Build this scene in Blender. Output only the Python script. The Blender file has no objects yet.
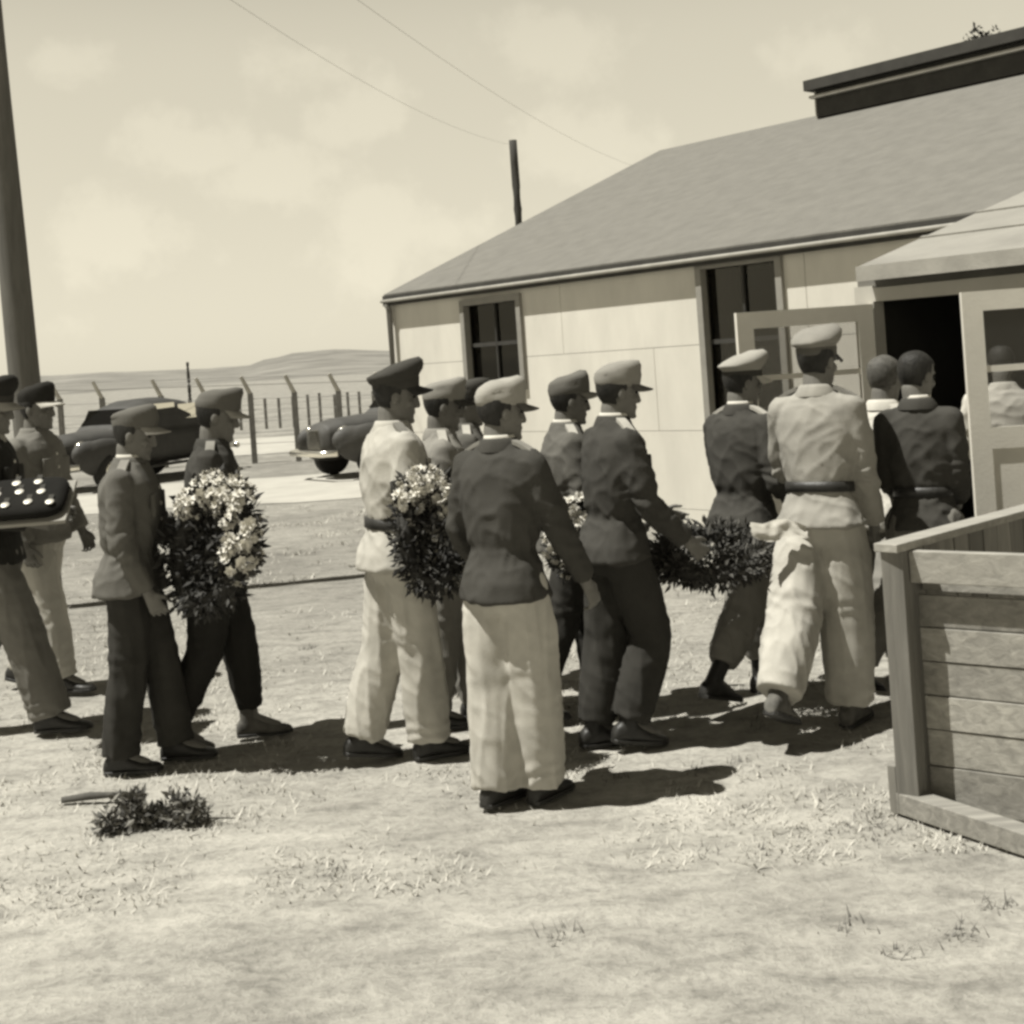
import bpy, math, random
import numpy as np
from mathutils import Vector, Matrix, noise

random.seed(7)
RNG = np.random.default_rng(11)
S = bpy.context.scene
COL = S.collection
PI = math.pi
R = math.radians

# ------------------------------------------------------------------ camera frame
F = 1300.0
ROLL = R(4.0)
EYE = 1.83
CX, CY = 512.0, 358.0

def ray(px, py):
    u = (px - CX) / F
    v = (CY - py) / F
    return (u * math.cos(ROLL) + v * math.sin(ROLL), -u * math.sin(ROLL) + v * math.cos(ROLL))

def PX(px, py, Y):
    a, b = ray(px, py)
    return Vector((a * Y, Y, EYE + b * Y))

def GR(px, py):
    a, b = ray(px, py)
    Y = -EYE / b
    return Vector((a * Y, Y, 0.0))

# ------------------------------------------------------------------ tagging
def tag(o, label=None, cat=None, group=None, kind=None):
    if label: o['label'] = label
    if cat: o['category'] = cat
    if group: o['group'] = group
    if kind: o['kind'] = kind
    return o

def empty(name, loc=(0, 0, 0), rz=0.0):
    o = bpy.data.objects.new(name, None)
    o.empty_display_size = 0.2
    o.location = loc
    o.rotation_euler = (0, 0, rz)
    COL.objects.link(o)
    return o

# ------------------------------------------------------------------ materials
SEP = (1.0, 0.962, 0.855)
def sep(g):
    return (g * SEP[0], g * SEP[1], g * SEP[2], 1.0)

class NT:
    def __init__(self, name):
        self.m = bpy.data.materials.new(name)
        self.m.use_nodes = True
        self.t = self.m.node_tree
        self.t.nodes.clear()
        self.out = self.t.nodes.new('ShaderNodeOutputMaterial')
    def n(self, typ, **kw):
        nd = self.t.nodes.new('ShaderNode' + typ)
        for k, v in kw.items():
            if k in nd.inputs: nd.inputs[k].default_value = v
            else: setattr(nd, k, v)
        return nd
    def l(self, a, b):
        self.t.links.new(a, b)

def ramp(nt, src, stops):
    r = nt.n('ValToRGB')
    e = r.color_ramp.elements
    while len(e) < len(stops): e.new(0.5)
    for el, (p, c) in zip(e, stops):
        el.position = p
        el.color = c if isinstance(c, tuple) else sep(c)
    nt.l(src, r.inputs['Fac'])
    return r

def mat(name, g, rough=0.85, var=0.18, scale=6.0, bump=0.15, bscale=60.0, spec=0.25, stretch=(1, 1, 1), metal=0.0, fine=0.0):
    nt = NT(name)
    p = nt.n('BsdfPrincipled', Roughness=rough, Metallic=metal)
    p.inputs['Specular IOR Level'].default_value = spec
    tc = nt.n('TexCoord')
    mp = nt.n('Mapping')
    mp.inputs['Scale'].default_value = stretch
    nt.l(tc.outputs['Object'], mp.inputs['Vector'])
    nz = nt.n('TexNoise', Scale=scale, Detail=5.0, Roughness=0.6)
    nt.l(mp.outputs[0], nz.inputs['Vector'])
    r = ramp(nt, nz.outputs['Fac'], [(0.3, g * (1 - var)), (0.7, g * (1 + var))])
    nt.l(r.outputs['Color'], p.inputs['Base Color'])
    if bump > 0:
        n2 = nt.n('TexNoise', Scale=bscale, Detail=3.0)
        nt.l(mp.outputs[0], n2.inputs['Vector'])
        b = nt.n('Bump', Strength=bump, Distance=0.01)
        nt.l(n2.outputs['Fac'], b.inputs['Height'])
        nt.l(b.outputs['Normal'], p.inputs['Normal'])
    nt.l(p.outputs[0], nt.out.inputs['Surface'])
    return nt.m

def glass(name, g=0.02, tr=0.5):
    nt = NT(name)
    gl = nt.n('BsdfGlossy', Roughness=0.04)
    gl.inputs['Color'].default_value = sep(0.8)
    tp = nt.n('BsdfTransparent')
    tp.inputs['Color'].default_value = (tr, tr, tr, 1)
    df = nt.n('BsdfDiffuse')
    df.inputs['Color'].default_value = sep(g)
    m0 = nt.n('MixShader', Fac=0.12)
    nt.l(tp.outputs[0], m0.inputs[1]); nt.l(df.outputs[0], m0.inputs[2])
    fr = nt.n('Fresnel', IOR=1.45)
    m = nt.n('MixShader')
    nt.l(fr.outputs[0], m.inputs['Fac'])
    nt.l(m0.outputs[0], m.inputs[1]); nt.l(gl.outputs[0], m.inputs[2])
    nt.l(m.outputs[0], nt.out.inputs['Surface'])
    return nt.m

def wood(name, g, grain=(1, 1, 1), scale=5.0, var=0.3):
    nt = NT(name)
    p = nt.n('BsdfPrincipled', Roughness=0.85)
    p.inputs['Specular IOR Level'].default_value = 0.2
    tc = nt.n('TexCoord')
    mp = nt.n('Mapping'); mp.inputs['Scale'].default_value = grain
    nt.l(tc.outputs['Object'], mp.inputs['Vector'])
    nz = nt.n('TexNoise', Scale=scale, Detail=8.0, Roughness=0.65, Distortion=0.6)
    nt.l(mp.outputs[0], nz.inputs['Vector'])
    r = ramp(nt, nz.outputs['Fac'], [(0.25, g * (1 - var)), (0.55, g), (0.8, g * (1 + var))])
    geo = nt.n('NewGeometry')
    hs = nt.n('MapRange'); hs.inputs['To Min'].default_value = 0.66; hs.inputs['To Max'].default_value = 1.25
    nt.l(geo.outputs['Random Per Island'], hs.inputs['Value'])
    mx = nt.n('MixRGB', blend_type='MULTIPLY', Fac=1.0)
    nt.l(r.outputs[0], mx.inputs[1]); nt.l(hs.outputs[0], mx.inputs[2])
    nt.l(mx.outputs[0], p.inputs['Base Color'])
    b = nt.n('Bump', Strength=0.35, Distance=0.01)
    nt.l(nz.outputs['Fac'], b.inputs['Height']); nt.l(b.outputs[0], p.inputs['Normal'])
    nt.l(p.outputs[0], nt.out.inputs['Surface'])
    return nt.m

def foliage(name, g, var=0.5):
    nt = NT(name)
    p = nt.n('BsdfPrincipled', Roughness=0.7)
    p.inputs['Specular IOR Level'].default_value = 0.25
    geo = nt.n('NewGeometry')
    r = ramp(nt, geo.outputs['Random Per Island'], [(0.0, g * (1 - var)), (0.6, g), (1.0, g * (1 + var))])
    nt.l(r.outputs[0], p.inputs['Base Color'])
    nt.l(p.outputs[0], nt.out.inputs['Surface'])
    return nt.m

M = {}
M['skin'] = mat('skin', 0.135, rough=0.6, var=0.08, scale=20, bump=0.05, spec=0.35)
M['hair'] = mat('dark_hair', 0.022, rough=0.6, var=0.4, scale=40, bump=0.5, bscale=150, stretch=(1, 1, 0.3))
M['fair_hair'] = mat('fair_hair', 0.085, rough=0.6, var=0.3, scale=40, bump=0.5, bscale=150)
M['eye'] = mat('eye', 0.02, rough=0.25, bump=0, spec=0.5)
def cloth(name, g, var=0.16):
    nt = NT(name)
    p = nt.n('BsdfPrincipled', Roughness=.95)
    p.inputs['Specular IOR Level'].default_value = .1
    tc = nt.n('TexCoord')
    nz = nt.n('TexNoise', Scale=5.0, Detail=7.0, Roughness=.65)
    nt.l(tc.outputs['Object'], nz.inputs['Vector'])
    r = ramp(nt, nz.outputs['Fac'], [(.3, g * (1 - var)), (.7, g * (1 + var))])
    nt.l(r.outputs[0], p.inputs['Base Color'])
    mp = nt.n('Mapping'); mp.inputs['Scale'].default_value = (1.0, 1.0, .55); mp.inputs['Rotation'].default_value = (.5, .35, 0)
    nt.l(tc.outputs['Object'], mp.inputs['Vector'])
    rd = nt.n('TexNoise', Scale=6.5, Detail=3.0, Roughness=.5, Distortion=.8); rd.noise_type = 'RIDGED_MULTIFRACTAL'
    nt.l(mp.outputs[0], rd.inputs['Vector'])
    wv = nt.n('TexNoise', Scale=260.0, Detail=2.0); nt.l(tc.outputs['Object'], wv.inputs['Vector'])
    b1 = nt.n('Bump', Strength=.45, Distance=.012); nt.l(rd.outputs['Fac'], b1.inputs['Height'])
    b2 = nt.n('Bump', Strength=.3, Distance=.004); nt.l(wv.outputs['Fac'], b2.inputs['Height']); nt.l(b1.outputs[0], b2.inputs['Normal'])
    nt.l(b2.outputs[0], p.inputs['Normal'])
    nt.l(p.outputs[0], nt.out.inputs['Surface'])
    return nt.m
M['dark_wool'] = cloth('dark_wool', 0.052)
M['black_wool'] = cloth('black_wool', 0.028)
M['mid_wool'] = cloth('mid_wool', 0.105)
M['grey_wool'] = cloth('grey_wool', 0.155)
M['pale_twill'] = cloth('pale_twill', 0.27)
M['light_twill'] = cloth('light_twill', 0.21)
M['pale_trouser'] = cloth('pale_trouser', 0.40)
M['light_jacket'] = cloth('light_jacket', 0.36)
M['white_shirt'] = cloth('white_shirt', 0.5, 0.05)
M['dark_trouser'] = cloth('dark_trouser', 0.038)
M['black_trouser'] = cloth('black_trouser', 0.022)
M['mid_trouser'] = cloth('mid_trouser', 0.15)
M['leather'] = mat('black_leather', 0.022, rough=0.5, var=0.3, scale=20, bump=0.2, bscale=90, spec=0.4)
M['dusty_leather'] = mat('dusty_leather', 0.10, rough=0.8, var=0.4, scale=14, bump=0.2, bscale=90)
M['white_cloth'] = cloth('white_cloth', 0.46, 0.08)
M['medal'] = mat('medal_metal', 0.5, rough=0.5, var=0.3, scale=30, bump=0, metal=0.4)
M['black_velvet'] = cloth('black_velvet', 0.015)
M['leaf'] = foliage('dark_leaf', 0.034, .7)
M['leaf_mid'] = foliage('mid_leaf', 0.07)
M['petal'] = foliage('white_petal', 0.58, 0.3)
M['dry_leaf'] = foliage('dry_leaf', 0.13, 0.8)
M['pole_wood'] = wood('weathered_pole', 0.12, grain=(5, 5, 0.5), scale=4)
M['dark_pole'] = wood('dark_pole', 0.05, grain=(5, 5, 0.5), scale=4)
M['wire'] = mat('wire', 0.16, rough=0.6, bump=0)
M['concrete'] = mat('concrete_post', 0.22, var=0.2, scale=10)
M['grey_post'] = mat('grey_fence_post', 0.15, var=0.2, scale=10)
M['car_paint'] = mat('dusty_car_paint', 0.036, rough=0.75, var=0.25, scale=3, bump=0.0, spec=0.5)
M['car_paint2'] = mat('grey_car_paint', 0.045, rough=0.7, var=0.25, scale=3, bump=0.0, spec=0.5)
M['tyre'] = mat('tyre', 0.02, rough=0.85)
M['chrome'] = mat('chrome', 0.75, rough=0.2, var=0.05, bump=0, metal=0.9)
M['car_glass'] = glass('car_glass', 0.02, 0.25)
M['plank'] = wood('bare_plank', 0.29, grain=(0.6, 9, 9), scale=3.4, var=.42)
M['plank_v'] = wood('bare_plank_upright', 0.19, grain=(9, 9, 0.8), scale=3.2)
M['rail'] = wood('pale_rail', 0.36, grain=(0.8, 9, 9), scale=3.0)
M['wall'] = mat('pale_wall_board', 0.57, var=0.09, scale=2.2, stretch=(1, 1, .35), bump=0.12, bscale=30)
M['trim'] = mat('pale_trim_paint', 0.42, var=0.08, scale=4, bump=0.1)
M['door_paint'] = mat('pale_door_paint', 0.58, var=0.07, scale=4, bump=0.1)
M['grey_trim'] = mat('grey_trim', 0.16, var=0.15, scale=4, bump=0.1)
M['roof'] = mat('felt_roof', 0.15, var=0.10, scale=5.0, bump=0.5, bscale=45, rough=0.95)
M['porch_roof'] = mat('porch_felt', 0.24, var=0.14, scale=2, bump=0.4, bscale=45, rough=0.95)
M['fascia'] = mat('dark_fascia', 0.045, var=0.2, scale=5)
M['gutter'] = mat('gutter', 0.30, var=0.15, scale=5, rough=0.6)
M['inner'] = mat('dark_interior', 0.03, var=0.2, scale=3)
M['window_glass'] = glass('window_glass', 0.02, 0.55)
M['curtain'] = mat('curtain', 0.06, var=0.3, scale=5, stretch=(8, 8, 0.4))
M['hill'] = mat('hill_grass', 0.18, var=0.4, scale=0.03, bump=0.0)
M['bark'] = wood('bark', 0.08, grain=(5, 5, 1), scale=4)

# ------------------------------------------------------------------ mesh builder
class MB:
    def __init__(self):
        self.v = []; self.f = []
    def add(self, vs, fs):
        o = len(self.v)
        self.v.extend([tuple(x) for x in vs])
        self.f.extend([tuple(i + o for i in f) for f in fs])
    def box(self, c, sx, sy, sz, ax=None):
        """centred box; ax = (ux,uy,uz) axis vectors"""
        c = Vector(c)
        ux, uy, uz = ax if ax else (Vector((1, 0, 0)), Vector((0, 1, 0)), Vector((0, 0, 1)))
        vs = []
        for k in (-.5, .5):
            for j in (-.5, .5):
                for i in (-.5, .5):
                    vs.append(c + ux * (i * sx) + uy * (j * sy) + uz * (k * sz))
        self.add(vs, [(0, 2, 3, 1), (4, 5, 7, 6), (0, 1, 5, 4), (2, 6, 7, 3), (0, 4, 6, 2), (1, 3, 7, 5)])
    def loft(self, rings, cap=True):
        n = len(rings[0]); o = len(self.v)
        for r in rings: self.v.extend([tuple(p) for p in r])
        for i in range(len(rings) - 1):
            for j in range(n):
                a = o + i * n + j; b = o + i * n + (j + 1) % n
                self.f.append((a, b, b + n, a + n))
        if cap:
            self.f.append(tuple(o + j for j in reversed(range(n))))
            e = o + (len(rings) - 1) * n
            self.f.append(tuple(e + j for j in range(n)))
    def tube(self, pts, rad, n=8):
        """flat-ended tube along points"""
        pts = [Vector(p) for p in pts]
        if not hasattr(rad, '__len__'): rad = [rad] * len(pts)
        rings = []
        for i, p in enumerate(pts):
            d = (pts[min(i + 1, len(pts) - 1)] - pts[max(i - 1, 0)]).normalized()
            a = d.cross(Vector((0, 0, 1)))
            if a.length < 1e-3: a = Vector((1, 0, 0))
            a.normalize(); b = d.cross(a).normalized()
            rings.append([p + (a * math.cos(t) + b * math.sin(t)) * rad[i] for t in [2 * PI * k / n for k in range(n)]])
        self.loft(rings)
    def capsule(self, p0, p1, r0, r1, n=12, k=3, flat1=False):
        p0 = Vector(p0); p1 = Vector(p1)
        d = (p1 - p0)
        d = d.normalized() if d.length > 1e-6 else Vector((0, 0, 1))
        a = d.cross(Vector((0.31, 0.2, 0.93)))
        if a.length < 0.05: a = d.cross(Vector((1, 0, 0)))
        a.normalize(); b = d.cross(a)
        prof = []
        for i in range(k):
            t = (i + 0.35) / k * PI / 2
            prof.append((p0 - d * (r0 * math.cos(t)), r0 * math.sin(t)))
        prof.append((p0, r0)); prof.append((p1, r1))
        if not flat1:
            for i in reversed(range(k)):
                t = (i + 0.35) / k * PI / 2
                prof.append((p1 + d * (r1 * math.cos(t)), r1 * math.sin(t)))
        self.loft([[c + (a * math.cos(t) + b * math.sin(t)) * r for t in [2 * PI * j / n for j in range(n)]] for c, r in prof])
    def ell(self, c, rx, ry, rz, n=14, m=8, M3=None):
        c = Vector(c); rings = []
        for i in range(m):
            t = PI * (i + 0.25) / (m - 0.5)
            rings.append([])
            for j in range(n):
                p = 2 * PI * j / n
                q = Vector((rx * math.sin(t) * math.cos(p), ry * math.sin(t) * math.sin(p), rz * math.cos(t)))
                if M3: q = M3 @ q
                rings[-1].append(c + q)
        self.loft(rings)
    def xform(self, fn):
        self.v = [tuple(fn(Vector(p))) for p in self.v]
        return self
    def mesh(self, name, smooth=False):
        me = bpy.data.meshes.new(name)
        me.from_pydata(self.v, [], self.f)
        if smooth: me.polygons.foreach_set('use_smooth', [True] * len(me.polygons))
        me.update()
        return me
    def build(self, name, m, parent=None, smooth=False, bevel=0.0):
        me = self.mesh(name, smooth)
        me.materials.append(m)
        o = bpy.data.objects.new(name, me)
        COL.objects.link(o)
        if parent: o.parent = parent
        if bevel:
            b = o.modifiers.new('bevel', 'BEVEL'); b.width = bevel; b.segments = 2; b.limit_method = 'ANGLE'
        return o

def eval_mesh(mb, mods, name):
    me = mb.mesh(name)
    ob = bpy.data.objects.new('work', me)
    COL.objects.link(ob)
    for typ, kw in mods:
        md = ob.modifiers.new(typ, typ)
        for k, v in kw.items(): setattr(md, k, v)
    dg = bpy.context.evaluated_depsgraph_get()
    out = bpy.data.meshes.new_from_object(ob.evaluated_get(dg))
    out.name = name
    bpy.data.objects.remove(ob)
    bpy.data.meshes.remove(me)
    out.polygons.foreach_set('use_smooth', [True] * len(out.polygons))
    return out

def solid(mb, name, m, parent, voxel, smooth=3, wr=None, factor=0.5):
    """union of closed shapes -> one continuous skin; wr(p, n) gives a displacement along the normal"""
    mods = [('REMESH', dict(mode='VOXEL', voxel_size=voxel))]
    if smooth: mods.append(('SMOOTH', dict(iterations=smooth, factor=factor)))
    me = eval_mesh(mb, mods, name)
    if wr:
        n = len(me.vertices)
        co = np.empty(n * 3); me.vertices.foreach_get('co', co)
        no = np.empty(n * 3); me.vertex_normals.foreach_get('vector', no)
        co = co.reshape(-1, 3); no = no.reshape(-1, 3)
        d = np.array([wr(p) for p in co])
        co = co + no * d[:, None]
        me.vertices.foreach_set('co', co.ravel())
        me.update()
    me.materials.append(m)
    o = bpy.data.objects.new(name, me)
    COL.objects.link(o)
    if parent: o.parent = parent
    return o

def ellring(cx, cy, cz, hx, hy, n=24, T=None, pw=2.0):
    r = []
    for j in range(n):
        t = 2 * PI * j / n
        c, s = math.cos(t), math.sin(t)
        x = math.copysign(abs(c) ** (2 / pw), c) * hx
        y = math.copysign(abs(s) ** (2 / pw), s) * hy
        p = Vector((cx + x, cy + y, cz))
        r.append(T(p) if T else p)
    return r

# ------------------------------------------------------------------ people
def head_rings():
    return [(-.122, .022, .058, .005), (-.112, .036, .083, -.005), (-.09, .05, .091, -.03), (-.062, .058, .091, -.055),
            (-.03, .065, .088, -.082), (0, .070, .085, -.096), (.03, .074, .091, -.101), (.06, .073, .086, -.101),
            (.088, .061, .064, -.087), (.108, .04, .037, -.058), (.118, .016, .005, -.025)]

def person(sp):
    base = GR(*sp['base'])
    th = R(sp['yaw'])
    root = empty('person', base, th)
    tag(root, sp['label'], 'person', sp.get('group', 'men in the funeral procession'))
    s = sp['h'] / 1.765
    seed = sp.get('seed', 0) * 7.3
    lean = R(sp.get('lean', 3))
    # ---------- legs (unscaled figure)
    def leg(sg, a, b, p):
        a = R(a); b = R(b)
        hip = Vector((0, sg * .092, .925))
        knee = hip + Vector((math.sin(a), -sg * .03, -math.cos(a))) * .435
        ank = knee + Vector((math.sin(a - b), -sg * .02, -math.cos(a - b))) * .405
        pr = R(p)
        def foot(q):   # q in ankle frame; toe-down pitch about the ankle
            return ank + Vector((q.x * math.cos(pr) + q.z * math.sin(pr), q.y, -q.x * math.sin(pr) + q.z * math.cos(pr)))
        low = min(foot(Vector((x, 0, -.085))).z for x in (-.075, .19))
        return hip, knee, ank, foot, low
    LL = leg(1, *sp['legL']); RL = leg(-1, *sp['legR'])
    dz = -min(LL[4], RL[4])
    up = Vector((0, 0, dz))
    def sc(p): return (Vector(p) + up) * s
    def T(p):       # torso lean about the hips
        p = Vector(p)
        if p.z > .93:
            q = p - Vector((0, 0, .93))
            p = Vector((q.x * math.cos(lean) + q.z * math.sin(lean), q.y, -q.x * math.sin(lean) + q.z * math.cos(lean) + .93))
        return p
    bulk = sp.get('bulk', 1.0)
    # ---------- arms
    def arm(sg, a, b, e, b2):
        a = R(a); b = R(b); e = R(e); b2 = R(b2)
        sh = T(Vector((-.012, sg * .176 * bulk, 1.405)))
        d1 = Vector((math.sin(a) * math.cos(b), sg * math.sin(b), -math.cos(a) * math.cos(b))).normalized()
        el = sh + d1 * .295
        d2 = Vector((math.sin(a + e) * math.cos(b2), sg * math.sin(b2), -math.cos(a + e) * math.cos(b2))).normalized()
        wr = el + d2 * .25
        ref = Vector((math.cos(a + e), 0, math.sin(a + e)))
        t = (ref - d2 * ref.dot(d2)).normalized()
        pn = d2.cross(t) * 1.0
        if pn.y * sg > 0: pn = -pn
        return sh, el, wr, d2, t, pn
    AL = arm(1, *sp['armL']); AR = arm(-1, *sp['armR'])
    # ---------- head frame
    hy = R(sp.get('hyaw', 0)); hp = R(sp.get('hpitch', 8))
    neck = T(Vector((-.012, 0, 1.49)))
    hc = T(Vector((.02, 0, 1.626)))
    Mh = Matrix.Rotation(hy, 3, 'Z') @ Matrix.Rotation(hp, 3, 'Y')
    def H(q): return hc + Mh @ Vector(q)
    # ---------- body: one continuous skin
    b = MB()
    b.loft([ellring((f + k) / 2, 0, z, (f - k) / 2, w, 20, H) for z, w, f, k in head_rings()])
    b.capsule(H((.086, 0, .02)), H((.102, 0, -.032)), .010, .0145, 8, 2)          # nose
    b.ell(H((.084, 0, -.064)), .012, .026, .012, 10, 6, Mh)                          # lips
    b.ell(H((.082, 0, .026)), .014, .052, .012, 10, 6, Mh)                           # brow
    b.ell(H((.08, 0, -.105)), .018, .022, .014, 10, 6, Mh)                           # chin
    for g in (-1, 1):
        b.ell(H((-.008, g * .074, -.008)), .02, .011, .033, 10, 6, Mh)               # ear
        b.ell(H((.06, g * .042, -.03)), .024, .02, .022, 10, 6, Mh)                  # cheek
    b.capsule(neck - Vector((0, 0, .05)), H((-.02, 0, -.07)), .062, .056, 14)
    b.loft([ellring(0, 0, z, d, w, 18, T) for z, w, d in [(.88, .13, .09), (1.0, .125, .085), (1.1, .12, .085), (1.25, .14, .09), (1.38, .15, .085), (1.46, .09, .065), (1.5, .05, .05)]])
    for sg, A in ((1, AL), (-1, AR)):
        sh, el, wr, d, t, pn = A
        b.capsule(Vector((sh.x, sh.y * .8, sh.z)), el, .048, .04, 10)
        b.capsule(el, wr, .04, .027, 10)
        # palm
        pc = wr + d * .052
        def slab(c0, c1, w0, w1, k0, k1):
            rings = []
            for c, w, k in ((c0 - d * .006, w0 * .6, k0 * .6), (c0, w0, k0), ((c0 + c1) / 2, (w0 + w1) / 2, (k0 + k1) / 2), (c1, w1, k1), (c1 + d * .006, w1 * .7, k1 * .6)):
                rings.append([c + t * (math.cos(x) * w) + pn * (math.sin(x) * k) for x in [2 * PI * j / 12 for j in range(12)]])
            b.loft(rings)
        b.capsule(wr - d * .02, wr + d * .02, .026, .026, 10)
        slab(wr + d * .005, wr + d * .095, .03, .042, .016, .014)
        curl = R(sp.get('curl', 38))
        for fi, (off, ln, r0) in enumerate(((.034, .072, .0088), (.0115, .082, .009), (-.0115, .076, .0088), (-.033, .06, .0078))):
            p = wr + d * .088 + t * off
            ang = curl * (.45 + .12 * fi)
            for k, fr in enumerate((.45, .32, .25)):
                dd = d * math.cos(ang) + pn * math.sin(ang) + t * (off * .9)
                q = p + dd.normalized() * ln * fr
                b.capsule(p, q, r0 * (1 - .1 * k), r0 * (.92 - .1 * k), 8, 2)
                p = q; ang += curl
        p = wr + d * .03 + t * .028
        dd = (d * .72 + t * .62 + pn * .35).normalized()
        q = p + dd * .042
        b.capsule(p, q, .012, .0105, 8, 2)
        dd = (d * .9 + t * .3 + pn * .4).normalized()
        b.capsule(q, q + dd * .034, .0105, .0085, 8, 2)
    for hip, knee, ank, foot, low in (LL, RL):
        b.capsule(hip, knee, .07, .05, 10); b.capsule(knee, ank, .05, .034, 10)
        b.capsule(ank, foot(Vector((.12, 0, -.05))), .032, .026, 8)
    b.xform(sc)
    solid(b, 'body', M[sp.get('skin', 'skin')], root, .0062, 2)
    # ---------- eyes
    for g in (-1, 1):
        e = MB(); e.ell(H((.079, g * .032, .004)), .008, .012, .006, 8, 6, Mh); e.xform(sc)
        e.build('eye', M['eye'], root, True)
    # ---------- hair
    hb = MB()
    n = 28
    hr = [(z, w + .008, f + .006, k - .009) for z, w, f, k in head_rings() if z > -.1]
    pts = []
    for z, w, f, k in hr + [(.127, .004, -.005, -.015)]:
        pts.append([Vector(((f + k) / 2 + (f - k) / 2 * math.cos(2 * PI * j / n), w * math.sin(2 * PI * j / n), z)) for j in range(n)])
    vid = {}
    for i in range(len(pts) - 1):
        for j in range(n):
            quad = [pts[i][j], pts[i][(j + 1) % n], pts[i + 1][(j + 1) % n], pts[i + 1][j]]
            c = sum(quad, Vector()) / 4
            lim = -.03 if c.z < .01 else (.01 if c.z < .055 else .075)
            if c.z < -.055 and c.x > -.055: continue
            if c.x > lim: continue
            ids = []
            for q in ((i, j), (i, (j + 1) % n), (i + 1, (j + 1) % n), (i + 1, j)):
                if q not in vid:
                    pp = pts[q[0]][q[1]]
                    pp = pp * (1 + .035 * noise.noise(pp * 45 + Vector((seed, 0, 0))))
                    vid[q] = len(hb.v); hb.v.append(tuple(H(pp)))
                ids.append(vid[q])
            hb.f.append(tuple(ids))
    hb.xform(sc)
    hm = eval_mesh(hb, [('SOLIDIFY', dict(thickness=.012 * s, offset=-0.6)), ('SUBSURF', dict(levels=1))], 'hair')
    hm.materials.append(M[sp.get('hair', 'hair')])
    ho = bpy.data.objects.new('hair', hm); COL.objects.link(ho); ho.parent = root
    # ---------- cap
    if sp.get('cap'):
        kind, cm = sp['cap']
        cb = MB(); vb = MB()
        tilt = sp.get('captilt', 6)
        Mt = Matrix.Rotation(R(-tilt), 3, 'Y')
        def K(q):
            q = Vector(q); q = Vector((0, 0, .045)) + Mt @ (q - Vector((0, 0, .045)))
            sl = sp.get('capslope', .22 if kind == 'field' else .28)
            q.z += sl * q.x * max(0.0, min(1.0, (q.z - .06) / .06))
            nn = noise.noise(q * 18 + Vector((seed, 3, 1))) * .011
            return H(q + Vector((nn, nn, nn)) * (1 if q.z > .07 else .2))
        if kind == 'field':
            rows = [(.028, .080, .100, -.110), (.045, .084, .104, -.115), (.07, .0865, .107, -.118), (.082, .084, .106, -.114), (.104, .083, .108, -.110),
                    (.126, .074, .1, -.098), (.138, .05, .07, -.072), (.14, .02, .03, -.03)]
            vz, vlen, vr, droop = .034, .068, (.080, .100), .022
        else:
            rows = [(.026, .079, .098, -.108), (.05, .081, .100, -.11), (.066, .083, .103, -.112), (.078, .096, .116, -.124), (.096, .108, .130, -.132),
                    (.118, .108, .130, -.126), (.138, .092, .112, -.104), (.149, .06, .07, -.066), (.152, .02, .02, -.02)]
            vz, vlen, vr, droop = .03, .062, (.079, .098), .03
        cb.loft([ellring((f + k) / 2, 0, z, (f - k) / 2, w, 28, K) for z, w, f, k in rows])
        cb.xform(sc)
        co = cb.build('cap', M[cm], root, True)
        mm = 14; top = []; bot = []
        for r_ in range(4):
            u = r_ / 3
            rowt = []; rowb = []
            for j in range(mm + 1):
                t = R(-68 + 136 * j / mm)
                ex = u * vlen * max(0.0, math.cos(t)) ** .7
                x = -.005 + (vr[1] + .004) * math.cos(t) + ex
                y = (vr[0] + .002) * math.sin(t) * (1 + .05 * u)
                z = vz - droop * u - .012 * math.sin(t) ** 2 * u
                rowt.append(K((x, y, z + .002))); rowb.append(K((x, y, z - .003)))
            top.append(rowt); bot.append(rowb)
        w_ = mm + 1
        vs = [p for r_ in top for p in r_] + [p for r_ in bot for p in r_]
        o_ = 4 * w_
        fs = []
        for i in range(3):
            for j in range(mm):
                a = i * w_ + j
                fs.append((a, a + 1, a + 1 + w_, a + w_)); fs.append((o_ + a + w_, o_ + a + w_ + 1, o_ + a + 1, o_ + a))
        for j in range(mm):
            a = 3 * w_ + j
            fs.append((a, a + 1, o_ + a + 1, o_ + a))
        vb.add(vs, fs); vb.xform(sc)
        vb.build('visor', M[sp.get('visor', cm)], co, True)
        if kind == 'peaked':
            bb = MB()
            bb.loft([ellring((f + k) / 2, 0, z, (f - k) / 2, w, 28, K) for z, w, f, k in [(.030, .0815, .1005, -.1105), (.036, .083, .102, -.112), (.058, .0845, .1035, -.1135), (.064, .0825, .1015, -.1115)]], cap=False)
            bb.xform(sc); bb.build('cap_band', M[sp.get('band', 'dark_wool')], co, True)
    # ---------- jacket / shirt
    jm = M[sp['jacket']]
    hem = sp.get('hem', .86)
    fl = sp.get('flare', 1.0)
    j = MB()
    rows = [(hem, .208 * fl, .160 * fl), (hem + .015, .21 * fl, .163 * fl), (.93, .196, .153), (1.0, .176, .134), (1.06, sp.get('waist', .152), .112), (1.10, .166, .124),
            (1.16, .183, .13), (1.26, .198, .135), (1.35, .205, .13), (1.40, .197, .118), (1.435, .165, .102), (1.465, .122, .088), (1.50, .078, .074)]
    j.loft([ellring(-.005 - (.012 if z < .95 else 0), 0, z, d * bulk, w * bulk, 26, T, 2.25) for z, w, d in rows])
    for g, A in ((1, AL), (-1, AR)):
        sh, el, wr, d, t, pn = A
        j.capsule(Vector((sh.x, sh.y * .72, sh.z + .01)), sh, .058, .064, 14)
        mid = (sh + el) / 2
        j.capsule(sh, mid, .066, .067, 14)
        j.capsule(mid, el, .067, .061, 14)
        j.capsule(el, wr - d * .02, .063, .05, 14, 3, True)
        j.capsule(wr - d * .075, wr - d * .012, .051, .051, 14, 2, True)
    j.xform(sc)
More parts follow.
